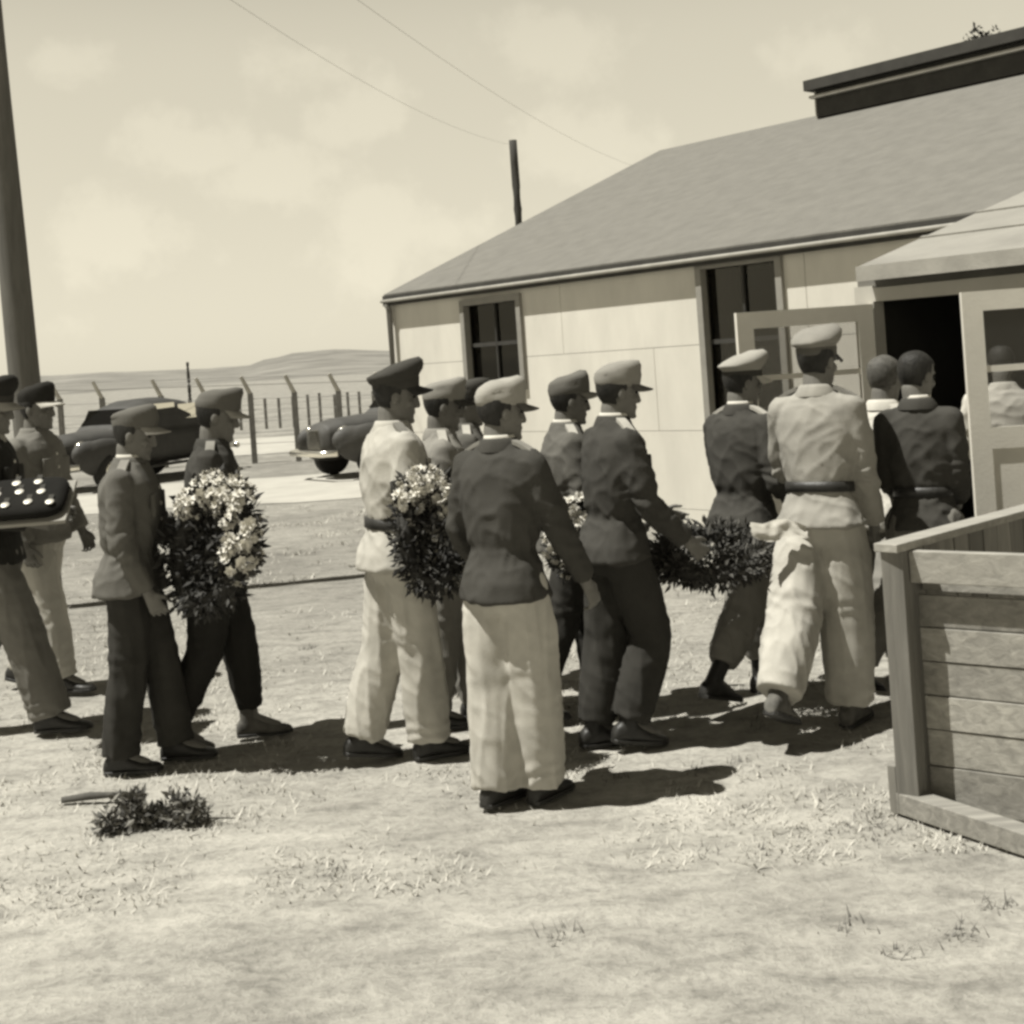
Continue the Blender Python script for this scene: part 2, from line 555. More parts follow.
    elb = [AL[1], AR[1]]; elb = [(Vector(e_) + up) * s for e_ in elb]
    wz = (1.06 + dz) * s
    def wrj(p):
        q = Vector(p)
        w = noise.noise(Vector((q.x * 11 + seed, q.y * 11, q.z * 5.5))) * .006
        g1 = 1 - abs(noise.noise(Vector(((q.x + q.z) * 9, q.y * 9 + seed, (q.z - q.x - q.y) * 4.5))))
        g2 = 1 - abs(noise.noise(Vector(((q.y + q.z) * 8 + seed, q.x * 10, (q.z - q.y) * 3.5))))
        w += (g1 ** 4 - .4) * .0065 + (g2 ** 5 - .35) * .006
        near = max(max(0.0, 1 - (q - e_).length / .16) for e_ in elb)
        w += near * math.sin(q.z * 85 + 8 * noise.noise(q * 8)) * .009
        nw = max(0.0, 1 - abs(q.z - wz) / .14)
        w += nw * abs(noise.noise(Vector((q.x * 26 + seed, q.y * 26, q.z * 6)))) * -.013
        return w
    jo = solid(j, sp.get('jname', 'jacket'), jm, root, .0105, 3, wrj)
    # collar
    c = MB()
    c.loft([ellring(-.006 + .008 * math.sin(a), 0, z, d, w, 24, T) for z, w, d, a in [(1.462, .1, .09, 0), (1.478, .098, .088, 0), (1.502, .084, .08, 0), (1.516, .075, .074, 0), (1.518, .067, .067, 0), (1.48, .062, .062, 0)]], cap=False)
    c.xform(sc); c.build('collar', M[sp.get('collar', sp['jacket'])], root, True)
    if sp.get('shirt'):
        c = MB()
        c.loft([ellring(-.004, 0, z, d, w, 24, T) for z, w, d in [(1.49, .068, .068), (1.52, .0665, .0665), (1.532, .064, .064), (1.528, .058, .058), (1.49, .057, .057)]], cap=False)
        c.xform(sc); c.build('shirt_collar', M['white_shirt'], root, True)
    # shoulder boards
    if sp.get('boards'):
        for g in (-1, 1):
            q = MB()
            vs = []
            for k in range(5):
                u = k / 4
                y = g * (.085 + .115 * u); z = 1.503 - .038 * u - .02 * u * u
                vs += [T((-.03, y, z + .008)), T((.014, y, z + .008)), T((.014, y, z - .012)), T((-.03, y, z - .012))]
            fs = []
            for k in range(4):
                o_ = 4 * k
                for m_ in range(4): fs.append((o_ + m_, o_ + (m_ + 1) % 4, o_ + 4 + (m_ + 1) % 4, o_ + 4 + m_))
            fs += [(3, 2, 1, 0), (16, 17, 18, 19)]
            q.add(vs, fs); q.xform(sc); q.build('shoulder_board', M[sp['boards']], root, False, .002)
    if sp.get('belt'):
        q = MB()
        q.loft([ellring(-.005, 0, z, d * bulk, w * bulk, 30, T, 2.25) for z, w, d in [(1.037, .152, .114), (1.039, .168, .128), (1.083, .168, .128), (1.085, .152, .114)]], cap=False)
        q.xform(sc); q.build('belt', M['leather'], root, True)
        # jacket back pleat button pair and buckle
        q = MB(); q.box(T((.135 * bulk, 0, 1.06)), .012, .055, .045); q.xform(sc); q.build('buckle', M['medal'], root, False, .004)
    # buttons down the front
    if sp.get('buttons', True):
        for k in range(4):
            z = 1.14 + .075 * k
            q = MB(); q.ell(T((.131 * bulk if k < 3 else .122 * bulk, 0, z)), .007, .011, .011, 8, 6); q.xform(sc)
            q.build('button', M['medal'], root, True)
    # breast and skirt pockets as raised patches
    if sp.get('pockets', True):
        for g in (-1, 1):
            q = MB(); q.box(T((.118 * bulk, g * .085, 1.29)), .022, .095, .11); q.xform(sc); q.build('pocket', jm, root, True, .006)
    if sp.get('armband'):
        sh, el, wr, d, t, pn = AR
        dd = (el - sh).normalized()
        q = MB(); q.capsule(sh + dd * .16, sh + dd * .165, .05, .078, 18, 1); q = MB()
        ax = dd.cross(Vector((1, 0, 0))).normalized(); ay = dd.cross(ax)
        def rr(k, r): return [sh + dd * k + (ax * math.cos(x) + ay * math.sin(x)) * r for x in [2 * PI * i / 20 for i in range(20)]]
        q.loft([rr(.15, .066), rr(.152, .076), rr(.225, .0735), rr(.227, .064)], cap=False); q.xform(sc)
        q.build('armband', M['black_wool'], root, True)
    # ---------- trousers
    t_ = MB()
    t_.loft([ellring(-.005, 0, z, d, w, 24) for z, w, d in [(.80, .15, .11), (.84, .175, .132), (.92, .185, .142), (.96, .16, .115), (.99, .13, .09)]])
    rt, rk, rh = sp.get('leg_r', (.108, .096, .1))
    kn = []
    for sg, (hip, knee, ank, foot, low) in ((1, LL), (-1, RL)):
        thm = hip.lerp(knee, .42)
        t_.capsule(hip + Vector((-.008, 0, -.02)), thm, min(rt, .1), rt, 16)
        t_.capsule(thm, knee, rt, rk, 16)
        d = (ank - knee).normalized()
        e0 = knee + d * (.405 - sp.get('cuff', -.005))
        t_.capsule(knee, knee + d * .22, rk, (rk + rh) / 2 + .004, 16)
        t_.capsule(knee + d * .2, e0, (rk + rh) / 2 + .003, rh, 16, 3, True)
        kn.append((knee + up) * s)
        t_.ell(hip + Vector((-.035, 0, -.04)), .092, .088, .11)
    t_.xform(sc)
    def wrt(p):
        q = Vector(p)
        w = noise.noise(Vector((q.x * 12 + seed, q.y * 12, q.z * 2.6))) * .007
        g1 = 1 - abs(noise.noise(Vector((q.x * 13 + seed, q.y * 13, q.z * 1.7 + q.x * 2))))
        g2 = 1 - abs(noise.noise(Vector(((q.x + q.z) * 7, (q.y - q.z) * 7 + seed, q.z * 5))))
        w += (g1 ** 5 - .35) * .009 + (g2 ** 5 - .35) * .004
        near = max(max(0.0, 1 - (q - e_).length / .2) for e_ in kn)
        w += near * math.sin(q.z * 50 + 9 * noise.noise(q * 6)) * .005
        low_ = max(0.0, 1 - q.z / (.3 * s))
        w += low_ * math.sin(q.z * 50 + 9 * noise.noise(q * 6)) * .006
        return w
    solid(t_, 'trousers', M[sp['trousers']], root, .0115, 3, wrt)
    # ---------- shoes
    bh = sp.get('boot', .12)
    for sg, (hip, knee, ank, foot, low) in ((1, LL), (-1, RL)):
        f = MB()
        rows = [(-.082, .022, -.035), (-.07, .034, -.01), (-.03, .039, .012), (.02, .041, .012), (.06, .045, -.018), (.10, .05, -.036), (.145, .049, -.046), (.178, .037, -.053), (.194, .018, -.06)]
        rings = []
        for x, w, zt in rows:
            r_ = []
            for k in range(16):
                a = 2 * PI * k / 16
                cc, ss = math.cos(a), math.sin(a)
                zm = (zt - .085) / 2; hz = (zt + .085) / 2
                yy = math.copysign(abs(cc) ** .75, cc) * w
                zz = zm + (math.copysign(abs(ss) ** .8, ss) * hz)
                r_.append(foot(Vector((x, yy, zz))))
            rings.append(r_)
        f.loft(rings)
        d = (knee - ank).normalized()
        f.capsule(foot(Vector((-.02, 0, -.03))), ank + d * bh, .042, .047, 14, 2, True)
        f.xform(sc)
        so = solid(f, 'shoe', M[sp.get('shoe', 'leather')], root, .009, 2)
        q = MB(); rings = []
        for z, g in ((-.0865, .92), (-.086, 1.0), (-.072, 1.0), (-.070, .9)):
            rings.append([foot(Vector((x, y * g, z))) for x, y in [(-.08, .02), (-.07, .035), (-.03, .041), (.02, .043), (.06, .047), (.10, .053), (.145, .052), (.18, .039), (.197, .015), (.197, -.015), (.18, -.039), (.145, -.052), (.10, -.053), (.06, -.047), (.02, -.043), (-.03, -.041), (-.07, -.035), (-.08, -.02)]])
        q.loft(rings); q.xform(sc); q.build('sole', M['leather'], so)
    return root, dict(sc=sc, AL=AL, AR=AR, T=T, s=s, base=base, th=th)

# heights measured in the photograph are to the cap top (0.03 above the 1.75 m figure)
PEOPLE = [
 dict(id='P1', base=(5, 734), yaw=4, h=1.93, lean=2, legR=(20, 6, 0), legL=(-14, 16, 14), armR=(-2, 8, 84, -6), armL=(0, 8, 82, -8), hyaw=-4,
      cap=('peaked', 'black_wool'), visor='pale_twill', jacket='black_wool', trousers='mid_trouser', boards=None, leg_r=(.115, .1, .098), seed=1, collar='pale_twill',
      label='tall man in dark jacket carrying a cushion of medals at the left edge'),
 dict(id='P2', base=(50, 690), yaw=-12, h=1.87, lean=2, legR=(12, 6, 0), legL=(-10, 12, 12), armR=(-2, 6, 15, 0), armL=(5, 8, 20, 0), hpitch=4,
      cap=('field', 'black_wool'), visor='white_cloth', jacket='grey_wool', trousers='pale_trouser', leg_r=(.1, .085, .075), seed=2, bulk=1.08,
      label='man in grey coat and pale gathered trousers behind the medal bearer'),
 dict(id='P3', base=(146, 766), yaw=4, h=1.735, lean=3, legR=(-5, 4, 0), legL=(12, 5, 0), armR=(0, 8, 24, -4), armL=(18, 6, 55, -6), hpitch=14, hyaw=0,
      cap=('field', 'mid_wool'), visor='pale_twill', jacket='mid_wool', trousers='dark_trouser', shirt=True, boards='light_twill', leg_r=(.1, .088, .088), seed=3, bulk=1.08, captilt=11,
      label='man in creased field cap, sunlit back and dark trousers, nearest of the left group'),
 dict(id='P4', base=(226, 744), yaw=10, h=1.785, lean=4, legR=(-8, 16, 12), legL=(12, 6, 0), armR=(-14, 8, 52, -8), armL=(-10, 8, 52, -8), hpitch=12,
      cap=('field', 'mid_wool'), visor='pale_twill', jacket='dark_wool', trousers='black_trouser', shoe='dusty_leather', boards='light_twill', leg_r=(.108, .092, .06), seed=4, cuff=.05, boot=.16, captilt=2,
      label='dark uniformed man behind the white flowered wreath in the left group'),
 dict(id='P6', base=(412, 757), yaw=24, h=1.83, lean=2, legR=(6, 3, 0), legL=(-10, 8, 10), armR=(-4, 12, 62, -2), armL=(18, 10, 62, -4), hyaw=-14, hpitch=10,
      cap=('peaked', 'dark_wool'), visor='leather', captilt=16, jacket='light_jacket', trousers='pale_trouser', boards='grey_wool', armband=True, belt=True, leg_r=(.112, .1, .1), seed=5, bulk=1.04,
      label='man in dark peaked cap and pale jacket with black armband, holding a wreath'),
 dict(id='P8', base=(457, 722), yaw=10, h=1.755, lean=2, legR=(-6, 4, 0), legL=(10, 5, 0), armR=(5, 8, 50, -4), armL=(16, 8, 60, -4), hpitch=12,
      cap=('field', 'light_twill'), visor='dark_wool', jacket='light_twill', trousers='light_twill', boards='light_jacket', leg_r=(.1, .088, .085), seed=6, captilt=9,
      label='man in light field cap half hidden between dark peaked cap man and pale trousered man'),
 dict(id='P8b', base=(481, 690), yaw=6, h=1.735, lean=2, legR=(8, 5, 0), legL=(-8, 6, 4), armR=(8, 8, 50, -4), armL=(16, 8, 60, -4), hpitch=12,
      cap=('field', 'dark_wool'), visor='white_cloth', jacket='mid_wool', trousers='mid_trouser', boards='light_jacket', seed=7,
      label='man with bright cap visor, hidden farthest behind the pale trousered man'),
 dict(id='P7', base=(522, 801), yaw=52, h=1.745, lean=2, legR=(5, 3, 0), legL=(-4, 3, 2), armR=(15, 13, 10, 8), armL=(0, 14, 34, -6), hyaw=-30, hpitch=6,
      cap=('field', 'pale_twill'), visor='mid_wool', jacket='dark_wool', trousers='pale_trouser', shirt=True, boards='light_twill', leg_r=(0.12, 0.112, 0.1), seed=8, hem=.85, cuff=-.02, bulk=0.97, captilt=3,
      label='man in pale field cap, dark jacket and very wide pale trousers, nearest the camera'),
 dict(id='P9', base=(581, 713), yaw=12, h=1.74, lean=3, legR=(-11, 14, 10), legL=(12, 8, 0), armR=(6, 8, 55, -4), armL=(16, 8, 60, -4), hpitch=8,
      cap=('field', 'mid_wool'), visor='light_twill', jacket='mid_wool', trousers='dark_trouser', shirt=True, boards='light_jacket', leg_r=(.095, .085, .08), seed=9, captilt=12,
      label='man in two tone field cap carrying white blossoms behind the widest pale trousers'),
 dict(id='P10', base=(629, 744), yaw=20, h=1.79, lean=4, legR=(16, 36, 10), legL=(-6, 6, 0), armR=(10, 10, 36, 0), armL=(16, 8, 50, -4), hpitch=8, hyaw=-4,
      cap=('field', 'light_twill'), visor='mid_wool', jacket='dark_wool', trousers='dark_trouser', shirt=True, boards='light_jacket', leg_r=(.105, .098, .088), seed=10, cuff=.02, captilt=5,
      label='man in light topped cap and dark uniform gripping the leafy wreath'),
 dict(id='P12', base=(757, 697), yaw=38, h=1.775, lean=3, legR=(-17, 20, 16), legL=(14, 10, 0), armR=(-2, 12, 56, -2), armL=(16, 8, 60, -4), hyaw=-20, hpitch=10,
      cap=('peaked', 'pale_twill'), visor='white_cloth', band='dark_wool', captilt=10, jacket='dark_wool', trousers='light_twill', shirt=True, boards='light_jacket', leg_r=(.11, .105, .075), seed=11, cuff=.09, boot=.2,
      label='man in pale topped peaked cap and dark jacket just behind the leafy wreath'),
 dict(id='P14', base=(836, 722), yaw=56, h=1.865, lean=5, legR=(2, 3, 0), legL=(-26, 14, 24), armR=(6, 5, 12, 0), armL=(18, 10, 55, -6), hyaw=-12, hpitch=4,
      cap=('peaked', 'light_twill'), visor='leather', band='mid_wool', captilt=4, jacket='pale_twill', trousers='pale_trouser', belt=True, boards='grey_wool', shoe='dusty_leather', leg_r=(0.122, 0.12, 0.102), seed=12, hem=.89, flare=1.05, cuff=.01, bulk=0.93,
      label='man seen from behind in pale belted jacket and wide pale trousers'),
 dict(id='P17', base=(899, 690), yaw=40, h=1.745, lean=4, legR=(-20, 22, 16), legL=(14, 8, 0), armR=(6, 10, 50, -4), armL=(16, 8, 60, -4), hyaw=0, hpitch=10, hair='fair_hair',
      cap=None, jacket='white_shirt', jname='shirt', trousers='light_twill', pockets=False, leg_r=(.1, .09, .075), seed=13, flare=.92, cuff=.05, bulk=.95,
      label='man in white shirt half hidden behind the bareheaded man in dark jacket'),
 dict(id='P16', base=(938, 706), yaw=62, h=1.745, lean=2, legR=(4, 3, 0), legL=(-6, 5, 0), armR=(2, 3, 62, -8), armL=(2, 3, 62, -8), hyaw=-28, hpitch=12,
      cap=None, jacket='dark_wool', trousers='mid_trouser', shirt=True, belt=True, hem=.88, leg_r=(.105, .095, .095), seed=14, bulk=0.85,
      label='bareheaded dark haired man in belted dark jacket walking to the doorway'),
 dict(id='P18', base=(1020, 628), yaw=70, h=1.72, lean=6, legR=(4, 3, 0), legL=(-6, 5, 0), armR=(10, 16, 66, -10), armL=(10, 14, 66, -10), hpitch=25, cap=None,
      jacket='white_shirt', jname='shirt', trousers='mid_trouser', pockets=False, seed=15, flare=.92,
      label='man in white shirt inside the doorway behind the right door leaf'),
]
INFO = {}
for sp in PEOPLE:
    INFO[sp['id']] = person(sp)[1]

# ------------------------------------------------------------------ foliage things
def leaf(mb, p, d, nrm, L, W):
    d = d.normalized(); sd = d.cross(nrm)
    if sd.length < 1e-3: sd = d.cross(Vector((1, 0, 0)))
    sd.normalize(); up = sd.cross(d)
    m = p + d * L * .45 - up * L * .06
    t = p + d * L - up * L * .16
    mb.add([p, m + sd * W / 2 + up * W * .15, t, m - sd * W / 2 + up * W * .15, m], [(0, 1, 4), (1, 2, 4), (2, 3, 4), (3, 0, 4)])

def rv():
    while True:
        v = Vector((random.uniform(-1, 1), random.uniform(-1, 1), random.uniform(-1, 1)))
        if .05 < v.length < 1: return v.normalized()

def blossom(mb, p, nrm, r):
    nrm = nrm.normalized()
    a = nrm.cross(rv()).normalized(); b = nrm.cross(a)
    for ring, k, lift in ((1.0, 7, .25), (.6, 5, .7)):
        for i in range(k):
            t = 2 * PI * (i + random.random() * .4) / k
            d = a * math.cos(t) + b * math.sin(t)
            sd = nrm.cross(d)
            L = r * ring
            mb.add([p + nrm * r * .1, p + d * L * .6 + sd * L * .38 + nrm * r * lift * .6, p + d * L + nrm * r * lift, p + d * L * .6 - sd * L * .38 + nrm * r * lift * .6], [(0, 1, 2, 3)])

def wreath(name, label, cat, loc, nrm, Rm, tube, sx, sy, nleaf, flw, group='wreaths and flowers carried by the men', lm='leaf', L=.075, fill=0.0):
    """torus of leaves in the plane normal to nrm; flw = list of (angle0, angle1, count, radius)"""
    root = empty(name, loc)
    tag(root, label, cat, group)
    nrm = Vector(nrm).normalized()
    ax = nrm.cross(Vector((0, 0, 1)))
    ax = ax.normalized() if ax.length > .05 else Vector((1, 0, 0))
    ay = ax.cross(nrm) * -1
    if ay.z < 0: ay = -ay
    def pt(t, rr):
        return ax * (math.cos(t) * rr * sx) + ay * (math.sin(t) * rr * sy)
    mb = MB()
    for i in range(nleaf):
        t = random.uniform(0, 2 * PI)
        rr = Rm if random.random() > fill else Rm * math.sqrt(random.random())
        c = pt(t, rr); out = (pt(t, 1) ).normalized()
        off = rv() * tube * (random.random() ** .4)
        p = c + off
        leaf(mb, p, (off.normalized() * .8 + rv() * .7 + out * .3), rv(), L * random.uniform(.6, 1.25), L * random.uniform(.28, .45))
    core = MB()
    rings = []
    for i in range(24):
        t = 2 * PI * i / 24
        c = pt(t, Rm); o = pt(t, 1).normalized()
        rings.append([c + (o * math.cos(a) + nrm * math.sin(a)) * tube * .55 for a in [2 * PI * k / 8 for k in range(8)]])
    core.loft(rings + [rings[0]], cap=False)
    core.build('straw_ring', M['leaf'], root, True)
    mb.build('foliage', M[lm], root)
    if flw:
        fb = MB()
        for a0, a1, cnt, fr in flw:
            for i in range(cnt):
                t = random.uniform(R(a0), R(a1))
                c = pt(t, Rm); out = pt(t, 1).normalized()
                off = (nrm * random.uniform(-.2, 1.0) + out * random.uniform(-.6, 1.0) + rv() * .5).normalized()
                blossom(fb, c + off * tube * random.uniform(.75, 1.1), off + rv() * .4, fr * random.uniform(.7, 1.2))
        fb.build('flowers', M['petal'], root)
    return root

wreath('wreath', 'large leafy wreath with a sloping band of white flowers carried in the left group', 'wreath',
       PX(211, 546, 6.12), (-.35, -.9, .35), .2, .095, .85, 1.3, 2100, [(40, 205, 230, .032)], L=.055, fill=.4)
wreath('wreath', 'dark wreath with white flowers on top held by the man with black armband', 'wreath',
       PX(430, 533, 5.74), (.15, -.98, .3), .15, .075, .72, 1.45, 1700, [(30, 155, 150, .030)], L=.052, fill=.45)
wreath('bouquet', 'bunch of white blossoms beside the hip of the man in dark uniform', 'bouquet',
       PX(573, 537, 6.28), (-.2, -1, .3), .085, .07, .85, 1.6, 700, [(-20, 200, 110, .03), (180, 360, 20, .028)], L=.05, fill=.5)
wr = wreath('wreath', 'dark leafy wreath without flowers held level between two dark jacketed men', 'wreath',
       PX(710, 554, 6.28), (-.05, -.42, 1), .245, .07, 1.0, .75, 2600, None, L=.05, lm='leaf_mid', fill=.3)
# white sash folded over the wreath
rb = MB()
c0 = PX(750, 527, 6.02) - PX(710, 554, 6.28); c1 = PX(806, 529, 6.03) - PX(710, 554, 6.28)
fr_, bk_ = [], []
for i in range(19):
    u = i / 18
    c = c0.lerp(c1, u)
    w = .055 + .06 * min(1, u * 2.6) ** .8 - .06 * u + .018 * noise.noise(Vector((u * 7, 3, 0)))
    for k in range(9):
        q = k / 8 - .4
        rip = .022 * noise.noise(Vector((u * 6, q * 3, 1))) - .03 * q
        p = c + Vector((.01 * noise.noise(Vector((k * .8, 0, 0))), -.02 + rip, -q * w - .012 * math.sin(u * 7)))
        fr_.append(p); bk_.append(p + Vector((0, .005, 0)))
rb.add(fr_ + bk_, [(i * 9 + k, i * 9 + k + 1, i * 9 + k + 10, i * 9 + k + 9) for i in range(18) for k in range(8)] + [(171 + i * 9 + k + 9, 171 + i * 9 + k + 10, 171 + i * 9 + k + 1, 171 + i * 9 + k) for i in range(18) for k in range(8)])
rb.build('sash', M['white_cloth'], wr, True)

# withered bouquet on the ground
g0 = GR(158, 824)
wb = empty('cut_branch', g0)
tag(wb, 'withered leafy branch lying on bare ground at lower left', 'branch')
mb = MB()
for i in range(1100):
    c = random.choice([(-.13, .02, .06, .08), (-.08, .0, .04, .06), (.0, .02, .022, .05), (.10, .01, .055, .08), (.16, 0, .035, .055), (-.19, -.04, .02, .055), (-.1, .02, .1, .04)])
    p = Vector((c[0], c[1], c[2])) + rv() * c[3] * random.random() ** .45
    p.z = max(.006, p.z)
    leaf(mb, p, rv() + Vector((0, 0, .4)), rv(), random.uniform(.03, .06), random.uniform(.01, .022))
mb.build('foliage', M['dry_leaf'], wb)
mb = MB()
a = GR(62, 803) - g0; b_ = GR(118, 799) - g0
mb.tube([a + Vector((0, 0, .012)), a.lerp(b_, .5) + Vector((0, .005, .02)), b_ + Vector((0, 0, .02)), Vector((0, .01, .03)), Vector((.2, -.01, .015)), Vector((.33, -.02, .008))], [.014, .018, .012, .01, .005, .002], 7)
mb.build('stem', M['bark'], wb, True)

# medal cushion
I = INFO['P1']
c = PX(22, 505, 6.72)
mc = empty('medal_cushion', c, R(6))
tag(mc, 'black cushion on a board covered with bright medals, carried at chest height', 'cushion')
ax = (Vector((1, 0, 0)), Vector((0, .86, .5)), Vector((0, -.5, .86)))
q = MB(); q.box((0, 0, 0), .50, .36, .022, ax); q.build('tray_board', M['rail'], mc, False, .004)
q = MB(); rings = []
for z, k in ((.012, .9), (.03, 1.0), (.055, .97), (.07, .8), (.076, .4)):
    rings.append([ax[0] * (x * .235 * k) + ax[1] * (y * .165 * k) + ax[2] * z for x, y in [(math.copysign(abs(math.cos(t)) ** .4, math.cos(t)), math.copysign(abs(math.sin(t)) ** .4, math.sin(t))) for t in [2 * PI * i / 28 for i in range(28)]]])
q.loft(rings); q.build('velvet_pad', M['black_velvet'], mc, True)
for i, (x, y) in enumerate([(-.16, -.09), (-.05, -.1), (.06, -.085), (.17, -.1), (-.11, .0), (.0, .01), (.11, .0), (-.03, .09), (.08, .09)]):
    q = MB()
    p = ax[0] * x + ax[1] * y + ax[2] * .076
    q.loft([[p + ax[0] * math.cos(t) * r + ax[1] * math.sin(t) * r + ax[2] * z for t in [2 * PI * k / 14 for k in range(14)]] for r, z in ((.021, 0), (.023, .001), (.023, .003), (.019, .005))])
    md = q.build('medal', M['medal'], mc, True)
    q = MB(); q.box(p + ax[1] * .043 + ax[2] * .001, .026, .038, .003, ax); q.build('ribbon', M['dark_wool'], md)

# ------------------------------------------------------------------ main building
D = Vector((-.665, .747, 0)).normalized()      # along the long wall, receding left
N = Vector((D.y, -D.x, 0))                      # from the wall away from the camera
if N.y < 0: N = -N
Z = Vector((0, 0, 1))
C0 = PX(390, 300, 16.6); C0.z = 0
AL_ = -D                                        # running from the far corner towards the right / camera
def W(t, n, z): return C0 + AL_ * t + N * n + Z * z
bld = empty('barrack', C0, 0)
tag(bld, 'long pale boarded barrack with a grey felt gable roof and open double doors', 'building')
off = -C0
def bbuild(mb, name, m, parent=bld, **kw):
    mb.xform(lambda p: p + off)
    return mb.build(name, m, parent, **kw)
AX = (AL_, N, Z)
LEN, WID, EH = 17.0, 10.8, 2.75
WIN = [(1.46, 2.46, 1.5, 2.52), (5.12, 6.08, 1.1, 2.6), (11.4, 12.4, 1.1, 2.6)]
# boards
mb = MB()
rowsz = [(.0, .19, None), (.195, .98, (0, 2.9, 5.6, 8.3, 11, 13.7, LEN)), (.985, 1.83, (0, 1.9, 4.44, 6.9, 9.4, 11.9, 14.4, LEN)), (1.835, EH - .06, (0, 3.12, 6.35, 8.8, 11.3, 13.8, LEN))]
cuts = []
for z0, z1, sm in rowsz:
    sm = sm or (0, 4, 8, 12, LEN)
    for t0, t1 in zip(sm[:-1], sm[1:]):
        segs = [(t0 + .003, t1 - .003, z0, z1)]
        for w0, w1, wz0, wz1 in WIN:
            ns = []
            for a, b, c, d in segs:
                if b <= w0 or a >= w1 or d <= wz0 or c >= wz1: ns.append((a, b, c, d)); continue
                if a < w0: ns.append((a, w0, c, d))
                if b > w1: ns.append((w1, b, c, d))
                if c < wz0: ns.append((max(a, w0), min(b, w1), c, wz0))
                if d > wz1: ns.append((max(a, w0), min(b, w1), wz1, d))
            segs = ns
        # leave the porch mouth as it is: the porch hides it
        for a, b, c, d in segs:
            mb.box(W((a + b) / 2, .02, (c + d) / 2), b - a, .04, d - c, AX)
bbuild(mb, 'wall', M['wall'])
# backing and the other three walls
mb = MB()
segs = [(0.06, LEN - .06, 0, EH - .07)]
for w0, w1, wz0, wz1 in WIN:
    ns = []
    for a, b, c, d in segs:
        if b <= w0 or a >= w1: ns.append((a, b, c, d)); continue
        ns += [(a, w0, c, d), (w1, b, c, d), (w0, w1, c, wz0), (w0, w1, wz1, d)]
    segs = ns
for a, b, c, d in segs: mb.box(W((a + b) / 2, .072, (c + d) / 2), b - a, .06, d - c, AX)
bbuild(mb, 'wall_core', M['grey_trim'])
mb = MB()
RH = 4.86
for t in (.05, LEN - .05):
    vs = []
    for dt in (-.05, .05):
        vs += [W(t + dt, .045, 0), W(t + dt, WID, 0), W(t + dt, WID, EH), W(t + dt, WID / 2, RH - .1), W(t + dt, .045, EH - .06)]
    mb.add(vs, [(0, 1, 2, 3, 4), (9, 8, 7, 6, 5)] + [(i, (i + 1) % 5, 5 + (i + 1) % 5, 5 + i) for i in range(5)])
bbuild(mb, 'gable_wall', M['wall'])
mb = MB(); mb.box(W(LEN / 2, WID - .05, EH / 2), LEN - .22, .1, EH, AX); bbuild(mb, 'rear_wall', M['wall'])
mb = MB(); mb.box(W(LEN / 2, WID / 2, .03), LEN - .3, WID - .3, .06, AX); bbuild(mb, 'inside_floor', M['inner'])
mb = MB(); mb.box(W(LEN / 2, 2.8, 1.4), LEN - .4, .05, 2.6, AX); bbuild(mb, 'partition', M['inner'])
# roof slabs
mb = MB()
ov, gv = .08, .02
sl = (RH - EH) / (WID / 2)
for side in (0, 1):
    def rp(t, n, dz):
        nn = n if side == 0 else WID - n
        return W(t, nn, EH + sl * n + dz)
    vs = [rp(-gv, -ov, .03), rp(LEN + gv, -ov, .03), rp(LEN + gv, WID / 2, .03), rp(-gv, WID / 2, .03),
          rp(-gv, -ov, -.03), rp(LEN + gv, -ov, -.03), rp(LEN + gv, WID / 2, -.03), rp(-gv, WID / 2, -.03)]
    mb.add(vs, [(0, 1, 2, 3), (7, 6, 5, 4), (0, 4, 5, 1), (1, 5, 6, 2), (3, 2, 6, 7), (0, 3, 7, 4)])
roof = bbuild(mb, 'roof', M['roof'])
# eaves: fascia and gutter
mb = MB(); mb.box(W(LEN / 2, -ov - .012, EH - sl * ov - .055), LEN + 2 * gv, .024, .13, AX); bbuild(mb, 'fascia', M['fascia'])
mb = MB(); mb.tube([W(-gv, -ov - .045, EH - sl * ov - .06), W(LEN + gv, -ov - .045, EH - sl * ov - .06)], .022, 10); bbuild(mb, 'gutter', M['gutter'], smooth=True)
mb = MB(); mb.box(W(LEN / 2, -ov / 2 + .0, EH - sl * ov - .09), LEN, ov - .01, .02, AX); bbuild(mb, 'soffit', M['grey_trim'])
for t in (-gv + .01, LEN + gv - .01):
    mb = MB()
    vs = []
    for dt in (-.018, .018):
        for n, dz in ((-ov, -.13), (-ov, -.035), (WID / 2, -.035), (WID / 2, -.13)):
            vs.append(W(t + dt, n, EH + sl * n + dz))
    mb.add(vs, [(0, 1, 2, 3), (7, 6, 5, 4), (0, 4, 5, 1), (1, 5, 6, 2), (2, 6, 7, 3), (3, 7, 4, 0)])
    bbuild(mb, 'barge_board', M['fascia'])
mb = MB(); mb.tube([W(.06, -.07, 0), W(.06, -.07, EH - .2), W(.06, -ov - .03, EH - .12)], .04, 10); bbuild(mb, 'downspout', M['grey_trim'], smooth=True)
